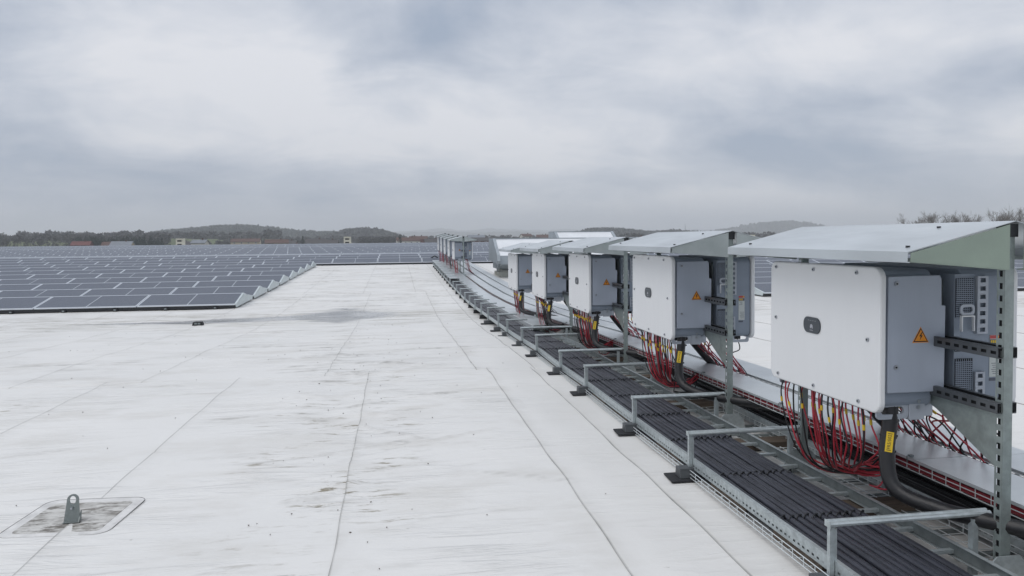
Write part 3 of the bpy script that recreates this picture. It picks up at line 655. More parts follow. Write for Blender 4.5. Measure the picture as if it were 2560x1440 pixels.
footme = MB(); footme.box(-.05, .05, -.02, .16, 0, .05); footme.box(-.05, .05, -.035, -.02, .0, .07); footme.box(-.028, .028, -.038, -.034, .015, .05, 1)
FOOT = footme.mesh('foot', [M['rubber'], M['galv_dark']])
def solar_row(Y, xr, npan, label, individually=True, plates=(True, True), group='rows of solar panels', feet=True):
    zr = gf(Y+1.1)+.012; t = empty('solar_panel_row', (0, Y, zr-1.1*(gf(Y+2.2)-gf(Y))/2.2)); slope = (gf(Y+2.2)-gf(Y))/2.2
    t.rotation_euler = (math.atan(slope), 0, 0)
    x0 = xr - npan*2.40
    c_ = PD*math.cos(TILT)
    if individually:
        for k in range(npan):
            o = link('solar_panel', PME, t, (x0+k*2.40+.02, 0, PZ0)); o.rotation_euler = (TILT, 0, 0)
        bank('rear_panel_bank', x0+.02, npan, 2*c_+.03, PZ0, True, t)
    else:
        bank('panel_bank', x0+.02, npan, 0, PZ0, False, t)
        bank('rear_panel_bank', x0+.02, npan, 2*c_+.03, PZ0, True, t)
    r = MB(); r.box(x0, xr-.02, .02, .06, .012, .085); r.box(x0, xr-.02, 2*c_-.04, 2*c_, .012, .085); part('base_rail', r, 'dark', t)
    if feet:
        nf = int(npan*2)
        for k in range(nf):
            link('foot', FOOT, t, (xr-.5-k*1.2, .0, .0))
    if plates[1]: end_plate(t, xr, 1)
    if plates[0]: end_plate(t, x0-.01, -1)
    tag(t, label, 'solar panels', group)
PITCH = 2.48
for k in range(8):
    Y = 19.9 + PITCH*k
    solar_row(Y, -4.1, 8 if k < 4 else 12, 'tilted solar panel row left of the white walkway, ' + ordn(k) + ' from the front', feet=k < 3)
for k in range(8):
    Y = 19.9 + PITCH*k
    solar_row(Y, 10.45+24, 10, 'solar panel row right of the inverter line, ' + ordn(k) + ' from its front', individually=k < 4, feet=False, group='rows of solar panels on the right')
nrow = 0; Y = 40.6
while Y < 163:
    if nrow < 8:
        solar_row(Y, 44.6, 36+nrow, 'solar panel row running across beyond the tray ends, ' + ordn(nrow) + ' counted outwards', feet=nrow == 0, plates=(False, True), group='rows of the far solar field')
    else:
        w0 = min(100, .62*Y+15); n_ = int((w0+min(80, .3*Y+20))/2.4)
        solar_row(Y, -w0+n_*2.4, n_, ordn(nrow) + ' row outwards of the far solar field, seen as a thin grey band', individually=False, feet=False, plates=(False, False), group='rows of the far solar field')
    nrow += 1; Y += PITCH if nrow not in (9, 22, 35) else PITCH+1.1
# angled dark struts bracing the end of the far row by the trays
mb = MB(); y0_ = 41.6
mb.tube([(1.45, y0_, gf(y0_)+.02), (2.15, y0_, gf(y0_)+.42)], .03, 4); mb.tube([(2.15, y0_, gf(y0_)+.42), (2.75, y0_, gf(y0_)+.02)], .03, 4); mb.tube([(1.2, y0_, gf(y0_)+.04), (2.9, y0_, gf(y0_)+.04)], .035, 4)
tag(part('tray_end_brace', mb, 'dark'), 'black triangular brace where the trays meet the far solar rows', 'brace')

# ================================================================== INVERTER
def rrect(cx, cy, w, h, r, n=5):
    pts = []
    for qx, qy, a0 in ((1, 1, 0), (-1, 1, 90), (-1, -1, 180), (1, -1, 270)):
        for k in range(n+1):
            a = math.radians(a0+90*k/n); pts.append((cx+qx*(w/2-r)+r*math.cos(a), cy+qy*(h/2-r)+r*math.sin(a)))
    return pts
LOGO_TXT = None
def text_mesh(txt, size):
    cu_ = bpy.data.curves.new('t', 'FONT'); cu_.body = txt; cu_.size = size; cu_.align_x = 'CENTER'; cu_.align_y = 'CENTER'; cu_.resolution_u = 2; cu_.extrude = 0.0004
    o = bpy.data.objects.new('t', cu_); COL.objects.link(o); dg = bpy.context.evaluated_depsgraph_get(); me = bpy.data.meshes.new_from_object(o.evaluated_get(dg))
    bpy.data.objects.remove(o); bpy.data.curves.remove(cu_); return me
def add_text(mb, txt, size, fn, mi=0):
    me = text_mesh(txt, size); mb.add([fn(v.co) for v in me.vertices], [tuple(p.vertices) for p in me.polygons], mi); bpy.data.meshes.remove(me)
def screw(mb, c, ax, r=.011):
    d = Vector((1, 0, 0)) if ax == 'x' else Vector((0, 1, 0)); c = Vector(c)
    mb.tube([c-d*.006, c+d*.002], r, 10, 0); mb.tube([c-d*.0075, c-d*.004], r*.45, 6, 1)
def make_inverter():
    t = empty('inverter')
    L, H = 1.035, .705
    c = MB(); c.prism(rrect(L/2, H/2, L, H, .055), 0, .034, 'x'); part('front_cover', c, 'white', t, bevel=.009)
    bd = MB(); bd.prism(rrect(L/2+.01, H/2, L-.05, H-.03, .05), .036, .30, 'x'); part('body', bd, 'bodygrey', t, bevel=.006)
    hs = MB()
    for k in range(24): hs.box(.302, .345, .10+k*.036, .115+k*.036, .06, .64)
    part('heat_sink', hs, 'galv_dark', t)
    for (yy_, zz_) in ((.18, .672), (.565, .672), (.965, .672), (.09, .35), (.965, .37), (.16, .035), (.56, .035), (.94, .035)):
        s_ = MB(); screw(s_, (-.001, yy_, zz_), 'x', .010); part('screw', s_, ['screwc', 'hole'], t)
    bg = MB(); bg.prism(rrect(.575, .365, .165, .088, .040, 6), -.006, -.0005, 'x'); bo = part('badge', bg, 'badge', t, bevel=.0015)
    lg = MB()
    for sg in (-1, 1):
        for ang, ln in ((8, .024), (26, .022), (50, .018), (76, .013)):
            a = math.radians(ang)*sg; dirv = (math.sin(a), math.cos(a)); nrm = (dirv[1], -dirv[0])
            pts = []
            for q, wd in ((.25, .0006), (.55, .0035), (.85, .0036), (1.0, .0008)):
                pts.append((.575-(dirv[0]*ln*q+nrm[0]*wd), .348+dirv[1]*ln*q+nrm[1]*wd))
            for q, wd in ((.85, -.0028), (.55, -.0026)):
                pts.append((.575-(dirv[0]*ln*q+nrm[0]*wd), .348+dirv[1]*ln*q+nrm[1]*wd))
            lg.prism(pts, -.0072, -.0062, 'x')
    add_text(lg, 'HUAWEI', .0085, lambda v: (-.0066-v.z, .575-v.x, .337+v.y))
    for k in range(4): lg.box(-.0068, -.0062, .535+k*.022, .541+k*.022, .389, .3925)
    part('emblem', lg, 'logo', bo)
    # maintenance door end (y = 0)
    cb = MB(); cb.box(.030, .315, .045, .135, .085, .655); part('wiring_box', cb, 'door', t, bevel=.004)
    d = MB(); d.prism([(.050, .100), (.352, .100), (.356, .515), (.335, .517), (.333, .645), (.325, .663), (.052, .660)], .012, .042, 'y'); do = part('door', d, 'door', t, bevel=.004)
    for zz_ in (.225, .625):
        s_ = MB(); s_.tube([(.092, .006, zz_), (.092, .013, zz_)], .011, 12, 0); s_.tube([(.092, .004, zz_), (.092, .0058, zz_)], .005, 6, 1); part('door_screw', s_, ['screwc', 'hole'], do)
    w_ = MB(); cx, cz, r = .222, .372, .040
    tri = lambda R, cz_=cz: [(cx-R*.98, cz_-R*.72), (cx+R*.98, cz_-R*.72), (cx, cz_+R*.98)]
    w_.prism(tri(r*1.12), .0105, .0116, 'y', 0); w_.prism(tri(r, cz), .0095, .0104, 'y', 1); w_.prism(tri(r*.80, cz-.0005), .0085, .0094, 'y', 0)
    bz = [(.004, .018), (-.009, -.002), (-.001, -.001), (-.006, -.020), (.009, .003), (.001, .003), (.008, .018)]
    w_.prism([(cx+a, cz+b_+.0) for a, b_ in bz], .0076, .0084, 'y', 1); part('warning_sticker', w_, ['orange', 'ink'], do)
    # bottom handle bracket with oval cut-outs, gland plate
    def oval_plate(x0, x1, z0, z1, y, hx0, hx1, hz0, hz1, nm, par, th=.012):
        m_ = MB(); o = rrect((x0+x1)/2, (z0+z1)/2, x1-x0, z1-z0, .018, 4); i_ = rrect((hx0+hx1)/2, (hz0+hz1)/2, hx1-hx0, hz1-hz0, min(hx1-hx0, hz1-hz0)*.48, 4); n = len(o)
        vs = [(p[0], y, p[1]) for p in o]+[(p[0], y, p[1]) for p in i_]+[(p[0], y+th, p[1]) for p in o]+[(p[0], y+th, p[1]) for p in i_]
        fs = []
        for k in range(n):
            j = (k+1) % n; fs += [(k, j, n+j, n+k), (2*n+k, 3*n+k, 3*n+j, 2*n+j), (k, 2*n+k, 2*n+j, j), (n+k, n+j, 3*n+j, 3*n+k)]
        m_.add(vs, fs); return part(nm, m_, 'bracket', par)
    oval_plate(.022, .19, -.035, .045, .05, .045, .165, -.012, .026, 'handle_bracket', t)
    gp = MB(); gp.box(.192, .275, .045, .075, -.042, .085); gp.box(.277, .330, .06, .10, -.03, .09); part('gland_plate', gp, 'bracket', t, bevel=.002)
    gb = MB()
    for zz_ in (.02, .05): gb.tube([(.236, .034, zz_), (.236, .046, zz_)], .009, 6)
    part('bolt', gb, 'screwc', t)
    cn = MB()
    for k in range(3): cn.box(.06, .20, .16+k*.26, .37+k*.26, -.022, .03)
    part('connector_strip', cn, 'dark', t)
    # fan end (y = L)
    fx = MB(); ye = L-.012
    fx.box(.225, .335, L-.10, ye-.004, .045, .665); part('fan_housing', fx, 'bodygrey', t)
    for (z0, z1) in ((.455, .645), (.075, .255)):
        gr = MB(); n_ = int((z1-z0)/.0095); gr.box(.236, .330, ye-.003, ye, z0, z1, 1)
        for k in range(n_): gr.box(.236, .330, ye+.0002, ye+.005, z0+k*.0095, z0+k*.0095+.0042, 0)
        for k in range(9): gr.box(.238+k*.0112, .2405+k*.0112, ye+.0052, ye+.0062, z0, z1, 0)
        part('fan_grille', gr, ['bodygrey', 'hole'], t)
    pg = MB(); pg.holed((.232, ye+.002, .295), (1, 0, 0), (0, 0, 1), 9, .0112, .02, .006, .010, 0); pg.holed((.232, ye+.002, .317), (1, 0, 0), (0, 0, 1), 9, .0112, .02, .006, .010, 0); pg.box(.232, .333, ye-.003, ye, .29, .34, 1); part('vent_plate', pg, ['bracket', 'hole'], t)
    def slotted(x0, x1, z0, z1, n, nm):
        m_ = MB(); m_.holed((x0, L+.004, z0), (0, 0, 1), (1, 0, 0), n, (z1-z0)/n, x1-x0, (z1-z0)/n*.52, (x1-x0)*.5, 0)
        m_.box(x0, x0+.004, L-.03, L+.0035, z0, z1, 0); m_.box(x1-.004, x1, L-.03, L+.0035, z0, z1, 0); m_.box(x0+.005, x1-.005, L-.03, L-.026, z0, z1, 1); return part(nm, m_, ['bracket', 'hole'], t)
    slotted(.168, .226, .375, .655, 7, 'mounting_bracket'); slotted(.180, .232, .075, .190, 3, 'mounting_bracket')
    oval_plate(.240, .318, .468, .520, L-.004, .252, .306, .480, .508, 'latch_bracket', t, .008)
    hb = MB(); hb.box(.244, .249, L-.004, L+.010, .390, .466); hb.box(.309, .314, L-.004, L+.010, .390, .466); hb.box(.2495, .3085, L-.004, L+.010, .460, .466); part('latch_handle', hb, 'white', t)
    oval_plate(.032, .19, -.035, .045, L-.06, .050, .165, -.012, .026, 'handle_bracket', t)
    lb_ = MB(); x0, x1 = .088, .142; yl = L-.0145+.001
    lb_.box(x0, x1, yl, yl+.0005, .160, .365, 0)
    lb_.box(x0+.001, x1-.001, yl+.0006, yl+.001, .347, .364, 1); lb_.box(x0+.001, x1-.001, yl+.0006, yl+.001, .322, .344, 2)
    for k in range(4): lb_.box(x0+.020+.006*0, x1-.006-.006*(k % 3), yl+.0006, yl+.001, .312-k*.008, .3145-k*.008, 3)
    for k in range(6): lb_.box(x0+.004, x1-.010-.004*(k % 3), yl+.0006, yl+.001, .225-k*.010, .2275-k*.010, 3)
    for k in range(3): lb_.box(x0+.018+k*.011, x0+.026+k*.011, yl+.0011, yl+.0014, .326, .340, 4)
    lb_.box(x0+.006, x0+.015, yl+.0011, yl+.0014, .350, .361, 4); lb_.box(x0+.014, x1, yl, yl+.0005, .140, .154, 2)
    part('rating_sticker', lb_, ['paper', 'redprint', 'greyprint', 'greyprint', 'tag'], t)
    KIDS[t] = list(t.children)
    return t
# ------------------------------------------------------------------ stand with canopy
def make_stand(green):
    """origin: post foot line at the near post, X = 2.60 plane; z measured from local roof"""
    t = empty('inverter_stand')
    L = 1.62
    for py in (0.0, 1.60):
        p = MB(); n_ = 27; z0 = .12; ph = .0535
        # channel : perforated left face, plain front, right and back
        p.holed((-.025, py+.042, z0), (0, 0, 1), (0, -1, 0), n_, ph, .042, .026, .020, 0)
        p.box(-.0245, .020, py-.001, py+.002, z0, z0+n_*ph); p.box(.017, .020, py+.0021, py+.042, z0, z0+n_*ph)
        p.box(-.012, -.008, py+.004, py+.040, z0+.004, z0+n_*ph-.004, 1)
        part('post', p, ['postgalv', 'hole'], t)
    c = MB(); c.box(-.030, .030, -.008, .046, 1.535, 1.592); c.box(-.018, .018, .002, .04, 1.500, 1.534); part('post_cap', c, 'dark', t)
    b_ = MB(); b_.prism([(-.13, .0), (.13, .0), (.10, .11), (.055, .155), (-.055, .155), (-.10, .11)], -.016, -.010, 'y'); part('base_plate', b_, 'galv', t)
    b_ = MB(); b_.prism([(-.13, .0), (.13, .0), (.10, .11), (.055, .155), (-.055, .155), (-.10, .11)], 1.646, 1.652, 'y'); part('base_plate', b_, 'galv', t)
    for zz_ in (1.035, .795):
        for sx in (-.047, .024):
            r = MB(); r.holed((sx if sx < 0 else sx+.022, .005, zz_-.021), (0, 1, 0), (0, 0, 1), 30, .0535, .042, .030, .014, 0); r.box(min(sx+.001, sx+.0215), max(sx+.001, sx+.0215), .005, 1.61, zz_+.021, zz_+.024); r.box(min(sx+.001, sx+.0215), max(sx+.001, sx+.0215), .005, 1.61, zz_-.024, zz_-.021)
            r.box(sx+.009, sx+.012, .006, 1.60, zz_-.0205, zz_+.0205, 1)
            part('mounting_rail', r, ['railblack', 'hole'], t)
    gs = MB(); gs.prism([(.043, .53), (.043, .77), (.60, .77), (.40, .705)], -.022, -.018, 'x'); part('gusset_plate', gs, 'postgalv', t)
    gs = MB(); gs.prism([(1.60, .60), (1.60, .77), (1.10, .77), (1.22, .735)], -.022, -.018, 'x'); part('gusset_plate', gs, 'postgalv', t)
    # canopy : two thin folded sheets and two gable plates
    ex, ez, rz_ = .508, 1.478, 1.604
    for sg in (-1, 1):
        s_ = MB(); s_.prism([(sg*.001, rz_), (sg*ex, ez), (sg*(ex+.002), ez-.045), (sg*(ex-.012), ez-.047), (sg*(ex-.012), ez-.043), (sg*(ex-.001), ez-.041), (sg*(ex-.003), ez-.004), (sg*.001, rz_-.003)], -.028, L+.028, 'y')
        part('canopy_sheet', s_, 'sheet', t)
    for yy_, nm in ((-.034, 'gable_end'), (L+.030, 'gable_end')):
        for sg in (-1, 1):
            s_ = MB(); s_.prism([(sg*.034, rz_-.016), (sg*(ex-.012), ez-.006), (sg*(ex-.010), ez-.040), (sg*.034, 1.398)], yy_, yy_+.003, 'y')
            s_.prism([(sg*.034, 1.3975), (sg*(ex-.010), ez-.0405), (sg*(ex-.010), ez-.0435), (sg*.034, 1.3945)], yy_, yy_+.035, 'y')
            part(nm, s_, 'gable_green' if green else 'gable', t, label='sage green sheet metal gable' if green else None)
    for sx, sy in ((-.44, .06), (-.43, 1.5), (-.10, .30), (.4, .2)):
        s_ = MB(); zz_ = rz_ - abs(sx)*(rz_-ez)/ex; s_.tube([(sx, sy, zz_-.004), (sx, sy, zz_+.007)], .009, 6); part('rivet', s_, 'dark', t)
    for yy_ in (.30, 1.30):
        br = MB(); br.box(-.46, .46, yy_, yy_+.02, 1.425, 1.44); part('canopy_bracket', br, 'galv_dark', t)
    KIDS[t] = list(t.children)
    return t
INV = make_inverter(); STG = make_stand(True); STN = make_stand(False)
def spline(P, n):
    P = [Vector(p) for p in P]; out = []; Q = [P[0]*2-P[1]]+P+[P[-1]*2-P[-2]]
    for i in range(1, len(Q)-2):
        for k in range(n):
            t_ = k/n; a, b_, c, d = Q[i-1], Q[i], Q[i+1], Q[i+2]
            out.append(.5*((2*b_)+(-a+c)*t_+(2*a-5*b_+4*c-d)*t_*t_+(-a+3*b_-3*c+d)*t_**3))
    out.append(P[-1]); return out
# cable tray heights (absolute)
zA = lerp_tab([(0, .365), (4, .352), (7, .308), (9.7, .244), (12.5, .13), (15.4, .045), (18, -.015), (21, -.03), (24, .005), (27, .06), (31, .15), (36, .28), (41, .38)])
zL = lerp_tab([(-2, .15), (2.9, .148), (5.5, .123), (7.1, .118), (8.3, .092), (9.7, .088), (10.9, .045), (12.3, .005), (13.4, -.01), (15, -.035), (16.3, -.05), (17.5, -.075), (19.6, -.095), (21, -.09), (23, -.055), (26, .005), (31, .105), (36, .225), (41, .33)])
def zs(fn, y): return float(fn(y))
def cable_set(Yi, gz, front, n, seed, lod):
    """strings hanging from the inverter's connectors to the covered tray; front = inverter facing the walkway"""
    rr = random.Random(seed); zb = gz+.695
    t = empty('string_cable_bundle', (2.5 if front else 2.9, Yi+.9, gz))
    o0 = Vector(t.location); nseg = 7 if lod == 0 else (4 if lod == 1 else 3)
    for k in range(n):
        f = (k+.5)/n + rr.uniform(-.03, .03); y0 = Yi+.40+.18+f*.78
        if k == n-1: y0 = Yi+.48
        red = rr.random() < .6
        zt = zs(zA, Yi+.6)
        if front:
            x0 = 2.31+rr.choice((0, .03, .07)); ye = Yi+.98+rr.uniform(-.07, .07); ylow = y0*.42+(Yi+1.14)*.58
            zl = zt-.10-.09*f+rr.uniform(-.025, .03)
            pts = [(x0, y0, zb), (x0+rr.uniform(-.01, .01), y0+rr.uniform(-.03, .03), zb-.10), (x0+.02, y0+rr.uniform(-.03, .03), zb-.25+rr.uniform(-.03, .03)), (x0+.07, ylow+(y0-ylow)*.6, zl+.085), (x0+.17, ylow, zl+.003), (2.585, ylow-.10, zl+.012), (2.68, (ylow+ye)/2-.08, zl+.06), (2.735, ye-.06, zt-.045), (2.80+rr.uniform(0, .08), ye-.20, zt-.03)]
        else:
            x0 = 2.88-rr.choice((0, .05, .09)); ye = y0+.14+rr.uniform(-.10, .12)
            pts = [(x0, y0, zb+.01), (x0+rr.uniform(-.02, .02), y0+rr.uniform(-.06, .06), zb-.10), (x0+.05+rr.uniform(-.03, .08), (y0+ye)/2+rr.uniform(-.12, .12), zt+.17), (3.05+rr.uniform(-.01, .02), ye, zt+.02), (3.055, ye-.07, zt-.03)]
        pl = [Vector(p)-o0 for p in spline(pts, nseg)]
        m_ = MB(); m_.tube(pl, .0047 if lod < 2 else .0055, 6 if lod == 0 else 4, 0, cap=False)
        c_ = part('red_cable' if red else 'black_cable', m_, 'red' if red else 'cable2', t, smooth=True)
        if lod < 2 and ((front and (lod or rr.random() < .6)) or k % 4 == 0):
            i0 = rr.choice((nseg-1, nseg, nseg+1, nseg+2)) if lod == 0 else nseg
            p0 = pl[i0]; p1 = pl[i0+1]; d = (p1-p0).normalized(); q = MB(); q.tube([p0, p0+d*.028], .0072, 6); part('marker_tag', q, 'tag', c_)
    return t
def ac_cable(Yi, gz, front, i):
    z0 = gz+.80; zt = zs(zL, Yi)
    if front: pts = [(2.385, Yi+.47, z0), (2.375, Yi+.46, z0-.16), (2.345, Yi+.44, z0-.33), (2.352, Yi+.38, z0-.47), (2.46, Yi+.22, zt+.135), (2.64, Yi+.0, zt+.125), (2.90, Yi-.30, zt+.095), (3.0, Yi-1.3, zt+.06)]
    else: pts = [(2.80, Yi+1.37, z0-.05), (2.81, Yi+1.37, z0-.2), (2.92, Yi+1.33, z0-.36), (3.04, Yi+1.28, z0-.50)]
    m_ = MB(); m_.tube(spline(pts, 7), .036 if front else .033, 10, cap=True); ob = part('power_cable', m_, 'cable2', None, smooth=True)
    if front:
        # zip ties and the yellow marker plate facing the walkway
        sp = spline(pts, 7)
        for k in (7, 10, 13):
            if k < len(sp)-1:
                d = (sp[k+1]-sp[k-1]).normalized(); q = MB(); q.tube([sp[k]-d*.004, sp[k]+d*.004], .0385, 10); q.box(sp[k].x+.034, sp[k].x+.046, sp[k].y-.008, sp[k].y+.004, sp[k].z-.005, sp[k].z+.005); part('cable_tie', q, 'dark', ob)
        a = sp[9]; c = sp[13]; d = (a-c).normalized(); mid = (a+c)/2
        side = Vector((-.45, -.89, 0)); side = (side-d*side.dot(d)).normalized(); wv_ = d.cross(side).normalized()
        def pl(u, v, h): return mid+d*u+wv_*v+side*(.038+h)
        q = MB()
        def rect(u0, u1, v0, v1, h0, h1, mi): 
            q.add([pl(u0, v0, h0), pl(u1, v0, h0), pl(u1, v1, h0), pl(u0, v1, h0), pl(u0, v0, h1), pl(u1, v0, h1), pl(u1, v1, h1), pl(u0, v1, h1)], [(0,3,2,1),(4,5,6,7),(0,1,5,4),(1,2,6,5),(2,3,7,6),(3,0,4,7)], mi)
        rect(-.048, .048, -.0165, .0165, 0, .002, 0); rect(-.041, -.038, -.010, .010, .0021, .0027, 1); rect(.038, .041, -.010, .010, .0021, .0027, 1)
        if i < 3: add_text(q, 'FR5/502', .021, lambda v: pl(v.x, -v.y, .0023+v.z), 1)
        part('marker_plate', q, ['tag', 'ink'], ob)
    return ob
near_names = ['nearest', 'second', 'third', 'fourth', 'fifth']
units = [(2.80, 0.0)] + [(2.80+2.68*k, 0) for k in range(1, 5)]
dropz = [0.0, -.012, -.055, -.10, -.155]
for i in range(5):
    Yi = 2.80+2.68*i; gz = dropz[i]; nm = near_names[i] + ' unit of the near line'
    st = copy_tree(STG if i == 0 else STN); st.location = (2.60, Yi, gz)
    tag(st, ['galvanised stand with a sage green gabled canopy, nearest the camera', 'galvanised stand and grey gabled canopy, second from the camera', 'gabled metal stand, middle one of the five near stands', 'gabled metal stand, fourth of the near line from the camera', 'gabled metal stand, farthest of the five near ones and beside the ventilation hood'][i], 'inverter stand', 'canopied inverter stands')
    a = copy_tree(INV); a.location = (2.26, Yi+.38, gz+.69)
    tag(a, 'white-fronted inverter facing the walkway on the ' + near_names[i] + ' stand, orange triangle on door', 'inverter', 'inverters facing the walkway')
    c = copy_tree(INV); c.location = (3.0, Yi+1.415, gz+.69); c.rotation_euler = (0, 0, math.pi)
    tag(c, 'rear inverter facing away from the walkway on the ' + near_names[i] + ' stand, fans showing', 'inverter', 'inverters facing away from the walkway')
    lod = 0 if i < 2 else 1
    cs = cable_set(Yi, gz, True, [30, 30, 26, 16, 12][i], 40+i, lod); tag(cs, 'red and black cables looping down under the walkway side of the ' + near_names[i] + ' stand', 'cables', 'string cable bundles')
    cs = cable_set(Yi, gz, False, [32, 24, 14, 8, 8][i], 60+i, lod); tag(cs, 'red and black cables dropping behind the ' + near_names[i] + ' stand between tray covers', 'cables', 'string cable bundles')
    tag(ac_cable(Yi, gz, True, i), 'thick black power cable with yellow marker under the door on the ' + near_names[i] + ' stand', 'cable', 'thick power cables')
    tag(ac_cable(Yi, gz, False, i), 'thick black power cable dropping from the rear inverter on the ' + near_names[i] + ' stand', 'cable', 'thick power cables')
for i in range(5):
    Yi = 28.75+2.68*i; gz = .025+.05*i; on = ['nearest', 'second', 'middle', 'fourth', 'last'][i]
    st = copy_tree(STN); st.location = (2.60, Yi, gz); tag(st, 'small distant gabled stand at the far end of the trays, ' + on + ' of the five there', 'inverter stand', 'canopied inverter stands at the far end')
    a = copy_tree(INV); a.location = (2.26, Yi+.38, gz+.69); tag(a, 'small distant white-fronted inverter on the ' + on + ' stand of the far group, walkway side', 'inverter', 'distant inverters')
    c = copy_tree(INV); c.location = (3.0, Yi+1.415, gz+.69); c.rotation_euler = (0, 0, math.pi); tag(c, 'small distant rear inverter on the ' + on + ' stand of the far group', 'inverter', 'distant inverters')
    cs = cable_set(Yi, gz, True, 8, 80+i, 2); tag(cs, 'red string cables under the ' + on + ' distant stand, walkway side', 'cables', 'string cable bundles')
    if i == 0: cs = cable_set(Yi, gz, False, 10, 90+i, 2); tag(cs, 'red string cables behind the nearest distant stand', 'cables', 'string cable bundles')
def kill(o):
    for ch in list(o.children): kill(ch)
    bpy.data.objects.remove(o)
for o in (INV, STG, STN): kill(o)

# ================================================================== CABLE TRAYS
Y0T = 1.0
def sweep(mb, prof, ys, zf, mi=0):
    """sweep closed (x,z) profile along Y following zf"""
    n = len(prof); V = []; F = []
    for y_ in ys:
        zc = zs(zf, y_)
        for (x_, z_) in prof: V.append((x_, y_, zc+z_))
    for i in range(len(ys)-1):
        for k in range(n): F.append((i*n+k, (i+1)*n+k, (i+1)*n+(k+1) % n, i*n+(k+1) % n))
    F += [tuple(range(n)), tuple(range((len(ys)-1)*n, len(ys)*n))[::-1]]
    mb.add(V, F, mi)
def rect_prof(x0, x1, z0, z1): return [(x0, z0), (x1, z0), (x1, z1), (x0, z1)]
def ladder(x0, x1, zf, y1, nm, lb, cat, yn=Y0T, rungx=None, perf_to=9.5, rails='galv'):
    t = empty(nm, (0, 0, 0)); H = .062
    for x_, sg in ((x0, 1), (x1, -1)):
        m_ = MB(); yv = list(np.arange(yn, perf_to, .5))+[perf_to]
        # perforated web, flanges rolled inwards
        y_ = yn
        while y_ < perf_to:
            za = zs(zf, y_); zb = zs(zf, y_+.04)
            P0 = (x_, y_, za-H); m_.holed(P0, (0, 1, (zb-za)/.04), (0, 0, 1), 1, .04, H-.002, .019, .010, 0, yoff=.30); y_ += .04
        m_.box(0, 0, 0, 0, 0, 0) if False else None
        ys_ = np.arange(yn, perf_to+.01, .25)
        xa, xb = (x_-.001, x_+.020*sg) if sg > 0 else (x_+.020*sg, x_+.001)
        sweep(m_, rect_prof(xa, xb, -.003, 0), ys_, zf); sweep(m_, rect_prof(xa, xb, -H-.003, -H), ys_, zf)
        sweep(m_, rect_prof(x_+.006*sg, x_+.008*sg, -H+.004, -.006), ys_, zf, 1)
        if y1 > perf_to:
            ys2 = np.arange(perf_to+.001, y1, .6); sweep(m_, rect_prof(min(x_, x_+.012*sg), max(x_, x_+.012*sg), -H, 0), ys2, zf)
        part('side_rail', m_, [rails, 'galv_dark'], t, label='perforated rail along the walkway' if sg > 0 and cat == 'cable ladder' and x0 < 2 else None)
    r = MB(); r.box(0, x1-x0-.002, -.0125, .0125, -.008, .008); rm = r.mesh('rung', [M['galv']])
    y_ = yn+.13; k = 0
    while y_ < min(y1, 40):
        link('rung', rm, t, (x0+.001, y_, zs(zf, y_)-H+.018)); y_ += .265; k += 1
    tag(t, lb, cat); return t
LXL, LXR = 1.85, 2.50
ladder(LXL, LXR, zL, 38.5, 'cable_ladder', 'galvanised cable ladder beside the walkway carrying the row of thick black cables', 'cable ladder')
zL2 = lambda y: zL(y)-.02
ladder(2.84, 3.40, zL2, 13, 'cable_ladder', 'second open cable ladder running under the inverters beneath the sheet covers', 'cable ladder')
# the parallel thick black cables
ncb = 11
for k in range(ncb):
    rr = random.Random(300+k); x_ = 1.893+k*.0425; m_ = MB(); pts = []
    for y_ in np.concatenate([np.arange(Y0T, 12, .22), np.arange(12, 30, .6)]):
        amp = .0035 if y_ < 12 else .006
        pts.append((x_+amp*math.sin(y_*1.3+k)+rr.uniform(-.0012, .0012) - (0.010*max(0, (y_-9)/6) if k > 7 else 0), float(y_), zs(zL, y_)-.022+.0035*math.sin(y_*3.1+k*1.7)+(.004 if k % 2 else 0)))
    m_.tube(pts, .0188, 10, cap=True)
    tag(part('power_cable', m_, 'cable', None, smooth=True), 'thick black cable lying in the walkway-side ladder, ' + ordn(k) + ' from the left rail', 'cable', 'parallel black cables in the ladder')
for j, y_ in enumerate([1.75, 2.55, 3.40, 4.10, 4.90, 5.65, 6.40, 7.15, 7.9, 8.7, 9.5, 10.3, 11.1, 12.0, 12.9, 13.9, 14.9, 16.0, 17.2, 18.5]):
    m_ = MB()
    for k in range(ncb):
        xc = 1.893+k*.0425; zc = zs(zL, y_)-.020; sh = (k-5)*.004*0+.006*math.sin(k*2.1+j)
        m_.tube([(xc+.0215*math.cos(a), y_+sh+.012*math.cos(a*1.0), zc+.0225*math.sin(a)) for a in np.linspace(math.pi, 0, 7)], .0042, 5)
        m_.box(xc+.004, xc+.013, y_+sh-.005, y_+sh+.004, zc+.021, zc+.030)
    tag(part('cable_tie_row', m_, 'dark'), 'black zip ties across the thick cables, ' + ordn(j) + ' tied line from the camera', 'cable ties', 'zip tie lines across the cables')
